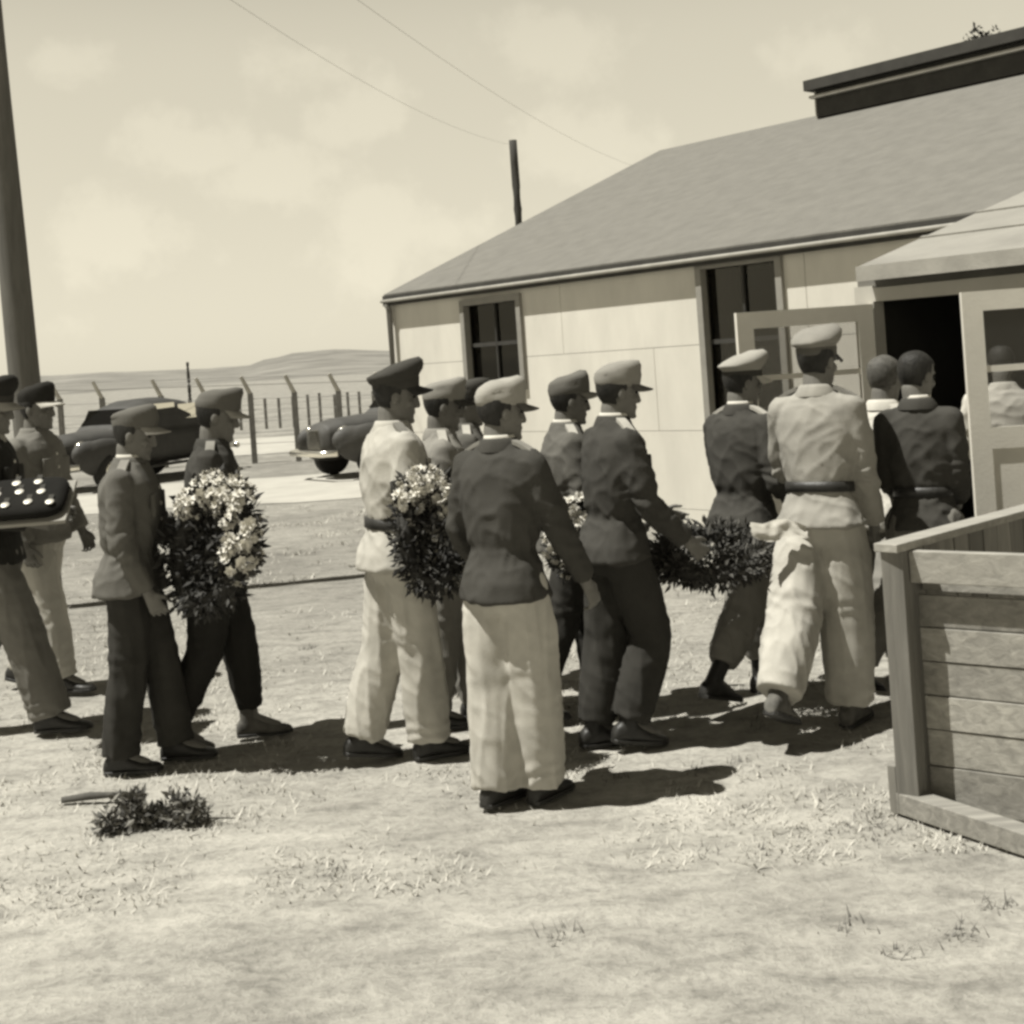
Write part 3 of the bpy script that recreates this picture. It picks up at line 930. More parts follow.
# windows
M['window_trim'] = mat('window_trim', .24, var=.1)
M['dark_muntin'] = mat('dark_muntin', .045, bump=0)
for (w0, w1, z0, z1) in WIN:
    mb = MB(); fw = .07
    mb.box(W(w0 - .0, .0, (z0 + z1) / 2), fw, .09, z1 - z0 + fw, AX); mb.box(W(w1, .0, (z0 + z1) / 2), fw, .09, z1 - z0 + fw, AX)
    mb.box(W((w0 + w1) / 2, .0, z1), w1 - w0 - fw - .004, .09, fw, AX); mb.box(W((w0 + w1) / 2, -.015, z0), w1 - w0 - fw - .004, .12, fw, AX)
    win = bbuild(mb, 'window', M['window_trim'])
    mb = MB(); mb.box(W((w0 + w1) / 2, .055, (z0 + z1) / 2), .022, .03, z1 - z0 - fw, AX)
    for k in (2,):
        zz = z0 + (z1 - z0) * k / 4
        wdt = (w1 - w0 - fw - .034) / 2
        for sgn in (-1, 1): mb.box(W((w0 + w1) / 2 + sgn * (wdt / 2 + .016), .055, zz), wdt, .026, .018 if k != 2 else .045, AX)
    bbuild(mb, 'muntin', M['dark_muntin'], parent=win)
    mb = MB(); mb.box(W((w0 + w1) / 2, .075, (z0 + z1) / 2), w1 - w0 - .05, .006, z1 - z0 - .05, AX); bbuild(mb, 'pane', M['window_glass'], parent=win)
    mb = MB()
    for a, b in ((w0 + .03, w0 + .3), (w1 - .26, w1 - .03)):
        rows = []
        for k in range(13):
            t = a + (b - a) * k / 12
            n = .2 + .025 * math.sin(k * 2.1)
            rows.append([W(t, n, z0 - .05), W(t, n, z1 + .02), W(t, n + .01, z1 + .02), W(t, n + .01, z0 - .05)])
        mb.loft(rows)
    bbuild(mb, 'curtain', M['curtain'], parent=win, smooth=True)
# ridge ventilator
vt0 = 3.12
mb = MB(); mb.box(W((vt0 + LEN - 1) / 2, WID / 2, RH + .14), LEN - 1 - vt0, .62, .40, AX)
vent = bbuild(mb, 'ridge_ventilator', M['fascia'])
mb = MB()
mb.box(W((vt0 + LEN - 1) / 2, WID / 2 - .37, RH + .21), LEN - 1 - vt0 + .1, .1, .035, AX)
mb.box(W((vt0 + LEN - 1) / 2, WID / 2 + .37, RH + .21), LEN - 1 - vt0 + .1, .1, .035, AX)
bbuild(mb, 'ventilator_ledge', M['gutter'], parent=vent)
mb = MB()
vs = []
for t in (vt0 - .1, LEN - .9):
    vs += [W(t, WID / 2 - .46, RH + .30), W(t, WID / 2 - .46, RH + .44), W(t, WID / 2, RH + .52), W(t, WID / 2 + .46, RH + .44), W(t, WID / 2 + .46, RH + .30)]
mb.add(vs, [(4, 3, 2, 1, 0), (5, 6, 7, 8, 9)] + [(i, (i + 1) % 5, 5 + (i + 1) % 5, 5 + i) for i in range(5)])
bbuild(mb, 'ventilator_roof', M['fascia'], parent=vent)
mb = MB(); mb.box(W(vt0 - .02, WID / 2, RH + .14), .02, .64, .42, AX); bbuild(mb, 'ventilator_end', M['gutter'], parent=vent)

# porch: front plane 2.5 m before the wall
HL = PX(878, 307, 8.6); HL.z = 0                 # left jamb, front plane
def tn(p):
    q = p - C0; return q.dot(AL_), q.dot(N)
pt, pn_ = tn(HL)
OPW, DH = 1.92, 2.02
P = lambda t, n, z: W(pt + t, pn_ + n, z)
mb = MB(); 
mb.box(P(-.09, .04, DH / 2 + .06), .14, .12, DH + .12, AX)
mb.box(P(OPW + .09, .04, DH / 2 + .06), .14, .12, DH + .12, AX)
mb.box(P(OPW / 2, .035, DH + .06), OPW + .034, .13, .09, AX)
bbuild(mb, 'door_frame', M['trim'])
mb = MB(); mb.box(P(OPW / 2, .05, DH + .185), OPW + .3, .08, .15, AX); bbuild(mb, 'lintel_board', M['grey_trim'])
mb = MB()
dep = -pn_
mb.box(P(-.12, dep / 2 + .05, 1.1), .07, dep - .12, 2.2, AX)
mb.box(P(OPW + .14, dep / 2 + .05, 1.1), .07, dep - .12, 2.2, AX)
for s_, t0 in ((-1, -.12), (1, OPW + .14)):
    vs = []
    for dt in (-.035, .035):
        vs += [P(t0 + dt, .1, 2.2), P(t0 + dt, dep - .02, 2.2), P(t0 + dt, dep - .02, 2.62), P(t0 + dt, .1, 2.22)]
    mb.add(vs, [(0, 1, 2, 3), (7, 6, 5, 4), (0, 4, 5, 1), (1, 5, 6, 2), (2, 6, 7, 3), (3, 7, 4, 0)])
bbuild(mb, 'porch_wall', M['wall'])
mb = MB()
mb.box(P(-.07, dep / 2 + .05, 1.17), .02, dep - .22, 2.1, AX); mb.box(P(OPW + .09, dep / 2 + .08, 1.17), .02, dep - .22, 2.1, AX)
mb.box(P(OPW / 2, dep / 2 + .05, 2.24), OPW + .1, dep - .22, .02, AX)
bbuild(mb, 'porch_shade_lining', M['inner'])  # near-black sheets added over the porch inside, standing in for doorway shade
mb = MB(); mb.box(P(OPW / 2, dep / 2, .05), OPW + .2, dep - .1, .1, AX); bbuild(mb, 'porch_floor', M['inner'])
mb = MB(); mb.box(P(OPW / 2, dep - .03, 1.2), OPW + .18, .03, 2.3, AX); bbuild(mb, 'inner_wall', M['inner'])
mb = MB()
z0, z1 = 2.27, 2.86
n0, n1 = -.14, dep - ov - .03
for t0, t1, dz in ((-.04, OPW + .3, 0),):
    vs = [P(t0, n0, z0), P(t1, n0, z0), P(t1, n1, z1), P(t0, n1, z1), P(t0, n0, z0 - .04), P(t1, n0, z0 - .04), P(t1, n1, z1 - .04), P(t0, n1, z1 - .04)]
    mb.add(vs, [(0, 1, 2, 3), (7, 6, 5, 4), (0, 4, 5, 1), (1, 5, 6, 2), (3, 2, 6, 7), (0, 3, 7, 4)])
for k in (.33, .66):       # lapped felt courses
    n = n0 + (n1 - n0) * k; z = z0 + (z1 - z0) * k
    mb.box(P(OPW / 2 + .13, n, z + .006), OPW + .33, .05, .012, (AL_, (N * (n1 - n0) + Z * (z1 - z0)).normalized(), (Z * (n1 - n0) - N * (z1 - z0)).normalized()))
bbuild(mb, 'porch_roof', M['porch_roof'])
mb = MB(); mb.box(P(OPW / 2 + .13, n0 - .012, z0 - .05), OPW + .35, .024, .1, AX); bbuild(mb, 'porch_fascia', M['gutter'])
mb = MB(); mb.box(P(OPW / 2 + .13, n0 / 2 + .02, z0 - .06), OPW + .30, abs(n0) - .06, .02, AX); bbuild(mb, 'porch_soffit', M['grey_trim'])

def door_leaf(hinge, direction, width):
    d = Vector(direction).normalized(); nn = Vector((-d.y, d.x, 0)); A = (d, nn, Z)
    h = Vector(hinge)
    def Q(x, z, n=0): return h + d * x + nn * n + Z * z
    st = .11; zb, zm, zt = .12, 1.2, DH
    mb = MB()
    mb.box(Q(st / 2, (zb + zt) / 2), st, .045, zt - zb, A); mb.box(Q(width - st / 2, (zb + zt) / 2), st, .045, zt - zb, A)
    mb.box(Q(width / 2, zt - .055), width - 2 * st, .045, .11, A)
    mb.box(Q(width / 2, zm), width - 2 * st, .045, .12, A)
    mb.box(Q(width / 2, zb + .09), width - 2 * st, .045, .18, A)
    leafo = bbuild(mb, 'door', M['door_paint'])
    mb = MB(); mb.box(Q(width / 2, (zm - .06 + zb + .18) / 2), width - 2 * st, .02, zm - .06 - zb - .18, A); bbuild(mb, 'door_panel', M['door_paint'], parent=leafo)
    mb = MB(); mb.box(Q(width / 2, (zm + .06 + zt - .11) / 2), width - 2 * st, .03, .035, A); bbuild(mb, 'muntin', M['door_paint'], parent=leafo)
    mb = MB(); 
    for zc in ((zm + .06 + (zm + .06 + zt - .11) / 2 - .0175) / 2, (zt - .11 + (zm + .06 + zt - .11) / 2 + .0175) / 2):
        mb.box(Q(width / 2, zc), width - 2 * st, .005, (zt - .11 - zm - .06) / 2 - .02, A)
    bbuild(mb, 'door_pane', M['clear_glass'], parent=leafo)
    mb = MB(); mb.tube([Q(width - .055, 1.02, -.023), Q(width - .055, 1.02, -.065)], .012, 8); mb.ell(Q(width - .055, 1.02, -.08), .028, .028, .028)
    bbuild(mb, 'door_knob', M['grey_trim'], parent=leafo, smooth=True)
M['clear_glass'] = glass('clear_glass', 0.02, 0.85)
hl = P(-.03, -.03, 0)
e1 = PX(735, 312, 8.45); e1.z = 0
door_leaf(hl, e1 - hl, (e1 - hl).length)
hr = P(OPW + .03, -.03, 0)
e2 = PX(960, 291, 7.25); e2.z = 0
door_leaf(hr, e2 - hr, (e2 - hr).length)

# ------------------------------------------------------------------ plank enclosure at right
B0 = GR(914, 812)
bar = empty('plank_barrier', B0)
tag(bar, 'waist high bare plank barrier with a corner post at the right edge', 'barrier')
dN = Vector((.80, -.595, 0)).normalized()      # near panel
nN = Vector((-dN.y, dN.x, 0))                  # pointing away from camera
if nN.y < 0: nN = -nN
A1 = (dN, nN, Z)
def Q1(x, n, z): return dN * x + nN * n + Z * z
mb = MB(); mb.box(Q1(0, 0, .50), .085, .10, 1.0, A1); mb.build('corner_post', M['plank_v'], bar, bevel=.004)
mb = MB()
zz = .004
for i, h in enumerate((.165, .14, .13, .13, .13, .125)):
    mb.box(Q1(1.05, .075 + .004 * (i % 2), zz + h / 2 - .0025), 2.0, .024, h - .005, A1); zz += h
mb.build('plank_panel', M['plank'], bar, bevel=.002)
mb = MB()
for h in (.06, .09):
    mb.box(Q1(1.05, .135, zz + h / 2), 2.0, .024, h - .004, A1); zz += h
mb.build('set_back_plank', M['plank'], bar)
mb = MB(); mb.box(Q1(1.07, .03, .935), 2.05, .04, .12, A1); mb.build('top_rail', M['rail'], bar, bevel=.003)
mb = MB(); mb.box(Q1(2.1, 0, .5), .09, .1, 1.0, A1); mb.build('end_post', M['plank_v'], bar, bevel=.004)
# ground sill, turned out a little from the panel
dS = Vector((.52, -.85, 0)).normalized(); nS = Vector((-dS.y, dS.x, 0)); A3 = (dS, nS, Z)
mb = MB(); mb.box(dS * .72 + nS * -.015 + Z * .04, 1.5, .09, .08, A3); mb.build('ground_sill', M['plank'], bar, bevel=.004)
mb = MB(); mb.box(Q1(-.06, -.02, .09), .03, .05, .18, A1); mb.build('stake', M['plank_v'], bar)
# far panel toward the porch
dF = (N * 1.0).normalized(); nF = Vector((-dF.y, dF.x, 0)); A4 = (dF, nF, Z)
LF = 2.3
mb = MB(); mb.box(dF * (LF / 2 - .02) + Z * 1.016, LF + .1, .10, .032, A4); mb.build('cap_rail', M['rail'], bar, bevel=.003)
mb = MB()
k = .06
while k < LF:
    wd = .115
    mb.box(dF * (k + wd / 2) + Z * .5 + nF * (.004 * random.random()), wd - .006, .024, .98, A4); k += wd
mb.build('upright_planks', M['plank_v'], bar)
mb = MB(); mb.box(dF * LF + Z * .5, .09, .09, .998, A4); mb.build('far_post', M['plank_v'], bar)

# ------------------------------------------------------------------ utility poles and wires
def pole(loc, h, r0, r1, lean, label, m, arm=None, steps=0):
    root = empty('utility_pole', loc)
    tag(root, label, 'pole')
    top = Vector((lean * h, 0, h))
    mb = MB(); pts = []; rad = []
    for i in range(13):
        u = i / 12
        pts.append(top * u + Vector((noise.noise(Vector((u * 3, loc[0], 0))) * .012, 0, 0))); rad.append(r0 + (r1 - r0) * u)
    mb.tube(pts, rad, 16); mb.build('pole_shaft', m, root, True)
    ins = []
    if arm:
        z, ln, dr = arm
        d = Vector(dr).normalized(); n2 = Vector((-d.y, d.x, 0))
        c = top * (z / h) + n2 * (r1 + .04)
        q = MB(); q.box(c, ln, .08, .1, (d, n2, Z)); q.build('crossarm', m, root)
        for x in (-.42, .42):
            p = c + d * (ln * x) + Z * .05
            q = MB(); q.loft([[p + Vector((math.cos(t) * r, math.sin(t) * r, zz)) for t in [2 * PI * k / 10 for k in range(10)]] for r, zz in ((.02, 0), (.04, .03), (.045, .06), (.03, .08), (.04, .1), (.02, .13))])
            q.build('insulator', M['concrete'], root, True)
            ins.append(Vector(loc) + p + Z * .1)
    return ins
# near pole at the left edge; its base hidden behind the man in grey
Yp = 11.0
pb = PX(47, 600, Yp); pb.z = 0
insA = pole(pb, 7.4, .135, .105, -.030, 'thick weathered utility pole rising at the left edge behind the men', M['pole_wood'], arm=(7.0, 1.5, (.8, -.55, 0)))
Yq = 40.0
qb = PX(524, 300, Yq); qb.z = 0
qh = PX(517, 140, Yq).z
insB = pole(qb, qh, .15, .12, -.0, 'thin dark pole standing behind the left slope of the barrack roof', M['dark_pole'], arm=None)
bt = qb + Vector((0, 0, qh - .15))
for k, (a, b, sag) in enumerate(((insA[0], bt, .55), (insA[1], PX(640, 168, 42), .5))):
    mb = MB()
    pts = []
    for i in range(33):
        u = i / 32
        pts.append(a.lerp(b, u) - Vector((0, 0, sag * 4 * u * (1 - u))))
    loc = a.copy()
    mb.tube([p - loc for p in pts], .003, 5)
    o = mb.build('overhead_wire', M['wire'], None, True); o.location = loc
    tag(o, ['overhead wire running from the near pole to the thin dark pole', 'overhead wire passing above the barrack roof right of the thin dark pole'][k], 'wire', 'overhead wires')
# distant thin post beyond the fence
pd = PX(190, 400, 110); pd.z = 0
pole(pd, PX(189, 362, 110).z, .16, .12, 0, 'distant dark post beyond the wire fence on the hill side', M['dark_pole'])

# ------------------------------------------------------------------ fences
def fence(label, posts, arm, m, wires, am, name='wire_fence'):
    root = empty(name, posts[0][0])
    tag(root, label, 'fence')
    o0 = posts[0][0]
    tops = []
    for p, h, w in posts:
        mb = MB(); q = p - o0
        mb.box(q + Z * (h / 2), w, w, h)
        po = mb.build('fence_post', m, root)
        if arm:
            mb = MB()
            mb.tube([q + Z * (h - .02), q + Vector((-arm[0], -.05, h + arm[1]))], [w * .55, w * .42], 6)
            mb.build('post_arm', am, po)
        tops.append((q, h))
    mb = MB()
    for i in range(len(tops) - 1):
        a, ha = tops[i]; b, hb = tops[i + 1]
        for f in wires:
            mb.tube([a + Z * (ha * f), b + Z * (hb * f)], .006, 4)
        if arm:
            for f in (.5, .95):
                mb.tube([a + Vector((-arm[0] * f, -.05 * f, ha + arm[1] * f)), b + Vector((-arm[0] * f, -.05 * f, hb + arm[1] * f))], .006, 4)
    mb.build('wire_strands', M['wire'], root)
    return root
M['pale_arm'] = mat('pale_arm', .5, bump=0)
posts = []
for px in (-70, -30, 18, 62, 104, 163, 207, 252, 296, 340, 386, 432, 478):
    y0 = 461 - .05 * (px - 296)
    p = GR(px + 3, y0)
    top = PX(px - 3, 392 - .03 * (px - 296), p.y).z
    posts.append((p, top, .10))
fence('barbed wire fence of upright posts with slanted pale arms behind the parked cars', posts, (.16, .36), M['grey_post'], (.12, .28, .44, .6, .76, .92), M['pale_arm'])
posts = []
px = 150
while px < 470:
    p = GR(px, 427 - .055 * (px - 300)); p = p * 1.0
    posts.append((p, 1.02 + .1 * random.random(), .085)); px += random.uniform(11.5, 15)
fence('low close set stake fence seen through the barbed wire fence', posts, None, M['grey_post'], (.35, .8), M['concrete'], name='stake_fence')

# ------------------------------------------------------------------ cars
def sring(x, z0, z1, hw, n=24, pw=3.2, top=1.0):
    r = []
    for j in range(n):
        t = 2 * PI * j / n
        c, s = math.cos(t), math.sin(t)
        y = math.copysign(abs(c) ** (2 / pw), c) * hw
        zz = math.copysign(abs(s) ** (2 / pw), s)
        if s > 0: y *= (1 - (1 - top) * s)
        r.append(Vector((x, y, (z0 + z1) / 2 + zz * (z1 - z0) / 2)))
    return r
def car(loc, rz, label, paint):
    root = empty('sedan_car', loc, rz)
    root.scale = (.93, .93, .93)
    tag(root, label, 'car', 'old sedans parked by the fence')
    b = MB()
    b.loft([sring(*a) for a in ((2.32, .52, .9, .3), (2.22, .45, 1.02, .42), (1.9, .42, 1.09, .5), (1.2, .38, 1.13, .6), (.7, .34, 1.15, .72), (0, .32, 1.15, .82), (-1.2, .32, 1.12, .82), (-1.9, .36, 1.04, .72), (-2.35, .42, .86, .52), (-2.5, .5, .7, .34))])
    b.loft([sring(x, .9, z, hw, 24, 3.6, tp) for x, z, hw, tp in ((.95, 1.14, .6, 1), (.72, 1.32, .66, .92), (.42, 1.55, .69, .84), (.05, 1.66, .71, .8), (-.6, 1.68, .71, .8), (-1.1, 1.6, .69, .82), (-1.6, 1.4, .64, .88), (-2.05, 1.1, .56, 1))])
    for g in (-1, 1):
        b.ell((1.55, g * .74, .62), .72, .19, .37, 20, 12)
        b.ell((1.9, g * .68, .72), .42, .19, .25, 16, 10)
        b.ell((-1.5, g * .76, .58), .66, .17, .37, 20, 12)
        b.box((0, g * .84, .33), 2.0, .16, .06)
    o = solid(b, 'body', M[paint], root, .028, 4)
    for x in (1.55, -1.5):
        for g in (-1, 1):
            c = Vector((x, g * .80, .35))
            q = MB()
            q.loft([[c + Vector((math.cos(t) * r, g * y, math.sin(t) * r)) for t in [2 * PI * k / 24 for k in range(24)]] for y, r in ((-.1, .24), (-.09, .33), (-.05, .35), (.09, .35), (.125, .33), (.13, .24))])
            w = q.build('wheel', M['tyre'], root, True)
            q = MB(); q.ell(c + Vector((0, g * .125, 0)), .2, .03, .2, 18, 8); q.build('hubcap', M['chrome'], w, True)
    for g in (-1, 1):
        q = MB(); q.ell((2.02, g * .62, .86), .14, .11, .11, 14, 10); h = q.build('headlight', M['chrome'], root, True)
        for a, bb, za, zb in ((.62, .12, 1.2, 1.5), (.04, -.58, 1.2, 1.55), (-.68, -1.25, 1.2, 1.5)):
            q = MB()
            vs = []
            for y in (.60, .70):
                yy = lambda z: g * (y - (z - 1.15) * .12)
                vs += [(a, yy(za), za), (bb, yy(za), za), (bb - .02, yy(zb), zb), (a - (.16 if a > .5 else .02), yy(zb), zb)]
            q.add(vs, [(0, 1, 2, 3), (7, 6, 5, 4), (0, 4, 5, 1), (1, 5, 6, 2), (2, 6, 7, 3), (3, 7, 4, 0)])
            q.build('side_window', M['car_glass'], root)
    q = MB()
    q.add([(.86, -.5, 1.22), (.86, .5, 1.22), (.58, .46, 1.5), (.58, -.46, 1.5), (.80, -.5, 1.2), (.80, .5, 1.2), (.5, .46, 1.48), (.5, -.46, 1.48)], [(0, 1, 2, 3), (7, 6, 5, 4), (0, 4, 5, 1), (1, 5, 6, 2), (2, 6, 7, 3), (3, 7, 4, 0)])
    q.build('windscreen', M['car_glass'], root)
    q = MB()
    for k in range(9): q.box((2.27 + .006 * k, 0, .58 + .04 * k), .12, .5 - .02 * k, .014)
    q.build('grille', M['chrome'], root)
    for x, hw in ((2.5, .8), (-2.62, .78)):
        q = MB(); q.tube([(x - .22 * math.copysign(1, x), -hw, .5), (x, -hw * .7, .5), (x, hw * .7, .5), (x - .22 * math.copysign(1, x), hw, .5)], .06, 8); q.build('bumper', M['chrome'], root, True)
    return root
cl = GR(120, 486)
car(cl + Vector((.0, .9, 0)), R(180 + 64), 'dark rounded sedan half hidden behind the two men with the flowered wreath', 'car_paint')
cr = GR(402, 472)
car(cr + Vector((.35, .75, 0)), R(180 + 36), 'grey sedan nosing out from behind the barrack corner beside the fence', 'car_paint2')

# ------------------------------------------------------------------ ground, roads, hills
def fade(y, a, b): return max(0.0, min(1.0, (b - y) / (b - a)))
def gz(x, y):
    return .016 * (noise.noise(Vector((x * 1.3, y * 1.3, 0))) + .5 * noise.noise(Vector((x * 4, y * 4, 5)))) * fade(y, 10, 15) - .012
def axis(lo, hi, step, far):
    a = list(np.arange(lo, hi + 1e-6, step))
    s = step
    while a[-1] < far: s *= 1.35; a.append(a[-1] + s)
    s = step
    while a[0] > -far: s *= 1.35; a.insert(0, a[0] - s)
    return a
xs = axis(-7, 7, .11, 4500); ys = axis(2.0, 16, .11, 4500)
v = [(x, y, gz(x, y)) for y in ys for x in xs]
nx = len(xs)
f = [(j * nx + i, j * nx + i + 1, (j + 1) * nx + i + 1, (j + 1) * nx + i) for j in range(len(ys) - 1) for i in range(nx - 1)]
gm = bpy.data.meshes.new('ground'); gm.from_pydata(v, [], f); gm.polygons.foreach_set('use_smooth', [True] * len(gm.polygons))

def ground_mat():
    nt = NT('dry_ground')
    p = nt.n('BsdfPrincipled', Roughness=.95); p.inputs['Specular IOR Level'].default_value = .1
    tc = nt.n('TexCoord')
    a = nt.n('TexNoise', Scale=.55, Detail=6.0, Roughness=.62); nt.l(tc.outputs['Object'], a.inputs['Vector'])
    mp = nt.n('Mapping'); mp.inputs['Scale'].default_value = (.7, 1.5, 1); mp.inputs['Rotation'].default_value = (0, 0, .2); nt.l(tc.outputs['Object'], mp.inputs['Vector'])
    b = nt.n('TexNoise', Scale=4.6, Detail=9.0, Roughness=.7, Distortion=.5); nt.l(mp.outputs[0], b.inputs['Vector'])
    c = nt.n('TexNoise', Scale=26.0, Detail=6.0, Roughness=.7); nt.l(tc.outputs['Object'], c.inputs['Vector'])
    r1 = ramp(nt, b.outputs['Fac'], [(.35, .31), (.47, .42), (.62, .50)])
    r2 = ramp(nt, a.outputs['Fac'], [(.36, (.72, .72, .72, 1)), (.6, (1.05, 1.05, 1.05, 1))])
    r3 = ramp(nt, c.outputs['Fac'], [(.3, (.66, .66, .66, 1)), (.55, (1.02, 1.02, 1.02, 1))])
    m1 = nt.n('MixRGB', blend_type='MULTIPLY', Fac=1.0); nt.l(r1.outputs[0], m1.inputs[1]); nt.l(r2.outputs[0], m1.inputs[2])
    m2 = nt.n('MixRGB', blend_type='MULTIPLY', Fac=.8); nt.l(m1.outputs[0], m2.inputs[1]); nt.l(r3.outputs[0], m2.inputs[2])
    # grassier towards the road verge and beyond the fence
    sx = nt.n('SeparateXYZ'); nt.l(tc.outputs['Object'], sx.inputs[0])
    ad = nt.n('Math', operation='MULTIPLY_ADD'); nt.l(a.outputs['Fac'], ad.inputs[0]); ad.inputs[1].default_value = 8.0; nt.l(sx.outputs['Y'], ad.inputs[2])
    mr = nt.n('MapRange'); mr.inputs['From Min'].default_value = 10; mr.inputs['From Max'].default_value = 15; mr.inputs['To Min'].default_value = 1.0; mr.inputs['To Max'].default_value = .64
    nt.l(ad.outputs[0], mr.inputs['Value'])
    m3 = nt.n('MixRGB', blend_type='MULTIPLY', Fac=1.0); nt.l(m2.outputs[0], m3.inputs[1]); nt.l(mr.outputs[0], m3.inputs[2])
    nt.l(m3.outputs[0], p.inputs['Base Color'])
    bp = nt.n('Bump', Strength=.7, Distance=.03); nt.l(c.outputs['Fac'], bp.inputs['Height'])
    bp2 = nt.n('Bump', Strength=.6, Distance=.08); nt.l(b.outputs['Fac'], bp2.inputs['Height']); nt.l(bp.outputs[0], bp2.inputs['Normal'])
    nt.l(bp2.outputs[0], p.inputs['Normal'])
    nt.l(p.outputs[0], nt.out.inputs['Surface'])
    return nt.m
gm.materials.append(ground_mat())
go = bpy.data.objects.new('ground', gm); COL.objects.link(go); tag(go, kind='structure')

M['road'] = mat('pale_dirt', .36, var=.1, scale=1.5, bump=.4, bscale=12, rough=.95)
def road(name, y0, y1, slope, x0, x1, amp):
    mb = MB(); n = 160
    vs = []
    for i in range(n + 1):
        x = x0 + (x1 - x0) * i / n
        a = y0 + slope * x + amp * noise.noise(Vector((x * .5, 1, 0))) + amp * .4 * noise.noise(Vector((x * 2.3, 4, 0)))
        b = y1 + slope * x + amp * noise.noise(Vector((x * .4, 9, 0)))
        vs += [(x, a, -.004), (x, b, -.004)]
    mb.add(vs, [(2 * i, 2 * i + 2, 2 * i + 3, 2 * i + 1) for i in range(n)])
    o = mb.build(name, M['road']); tag(o, kind='structure'); return o
road('dirt_road', 18.4, 23.0, -.08, -60, -1.6 + 3, .5)
road('dirt_track', 30.0, 38.0, -.05, -90, 40, .8)

# hills
prof = [(-400, 380), (-100, 378), (0, 377), (45, 375), (130, 371), (190, 369), (240, 366), (275, 357), (300, 352), (340, 349), (388, 350), (450, 352), (560, 356), (800, 345), (1200, 330), (1700, 310)]
def hill_h(k, Y):
    px = CX + F * k
    for (a, ya), (b, yb) in zip(prof[:-1], prof[1:]):
        if a <= px <= b or (px > b and b == prof[-1][0]) or (px < a and a == prof[0][0]):
            u = min(1, max(0, (px - a) / (b - a))); u = u * u * (3 - 2 * u)
            y = ya + (yb - ya) * u
            break
    hz = CY - math.tan(ROLL) * (px - CX)
    return max(2, (hz - y)) / F * Y
mb = MB(); nk = 220; nr = 26
for j in range(nr):
    u = j / (nr - 1)
    Y = 420 + 1300 * u
    for i in range(nk):
        k = -1.1 + 2.4 * i / (nk - 1)
        h = hill_h(k, 1330) * (math.sin(min(1, u / .7) * PI / 2) ** 1.6) if u <= .7 else hill_h(k, 1330) * (1 - (u - .7))
        n_ = noise.fractal(Vector((k * Y * .006, Y * .006, 0)), .9, 2.1, 5)
        mb.v.append((k * Y, Y, h + n_ * 2.2 * min(1, u * 4) * (1 if u < .6 else .35) - (.5 if j == 0 else 0)))
mb.f = [(j * nk + i, j * nk + i + 1, (j + 1) * nk + i + 1, (j + 1) * nk + i) for j in range(nr - 1) for i in range(nk - 1)]
ho = mb.build('hills', M['hill'], None, True); tag(ho, kind='structure')

# dry grass tufts
M['grass'] = foliage('dry_grass', .42, .22)
gv_, gf_ = [], []
def blade(x, y, h, lean, w):
    a = random.uniform(0, 2 * PI)
    dx, dy = math.cos(a), math.sin(a)
    z = gz(x, y) - .004
    o = len(gv_)
    gv_.extend([(x - dy * w, y + dx * w, z), (x + dy * w, y - dx * w, z), (x + dx * lean * h, y + dy * lean * h, z + h)])
    gf_.append((o, o + 1, o + 2))
cnt = 0
while cnt < 1800:
    Y = 4.6 + 13.5 * random.random() ** 1.5
    X = random.uniform(-.46, .46) * Y + .0
    d = noise.noise(Vector((X * .9, Y * .9, 3))) + .6 * noise.noise(Vector((X * 3, Y * 3, 7)))
    if d < random.uniform(-.25, .55): continue
    cnt += 1
    if tn(Vector((X, Y, 0)))[1] > -.1: continue
    far = min(1, Y / 12)
    for _ in range(random.randint(6, 16)):
        blade(X + random.gauss(0, .035 + .04 * far), Y + random.gauss(0, .035 + .06 * far), random.uniform(.008, .026) * (1 + .8 * far), random.uniform(.5, 2.2), random.uniform(.0018, .0035) * (1 + far))
me = bpy.data.meshes.new('dry_grass'); me.from_pydata(gv_, [], gf_); me.materials.append(M['grass'])
o = bpy.data.objects.new('dry_grass', me); COL.objects.link(o)
tag(o, 'short dry grass scattered over the bare ground', 'grass', kind='stuff')

# darker weed tufts, singly, mostly near the barrier
M['weed'] = foliage('weed', .13, .5)
wv_, wf_ = [], []
gv_, gf_ = wv_, wf_
spots = [GR(*q) for q in ((845, 822), (872, 838), (890, 826), (612, 778), (868, 812), (705, 850), (850, 925), (900, 948), (755, 848), (560, 935), (330, 870), (1000, 905), (960, 930))]
for k in range(26):
    Y = random.uniform(4.8, 10); spots.append(Vector((random.uniform(-.4, .4) * Y, Y, 0)))
for q in spots:
    for _ in range(random.randint(14, 34)):
        blade(q.x + random.gauss(0, .035), q.y + random.gauss(0, .035), random.uniform(.012, .045), random.uniform(.3, 1.6), random.uniform(.002, .004))
me = bpy.data.meshes.new('weeds'); me.from_pydata(wv_, [], wf_); me.materials.append(M['weed'])
o = bpy.data.objects.new('weeds', me); COL.objects.link(o); tag(o, 'sparse dark weed tufts dotted over the dry ground', 'weeds', kind='stuff')

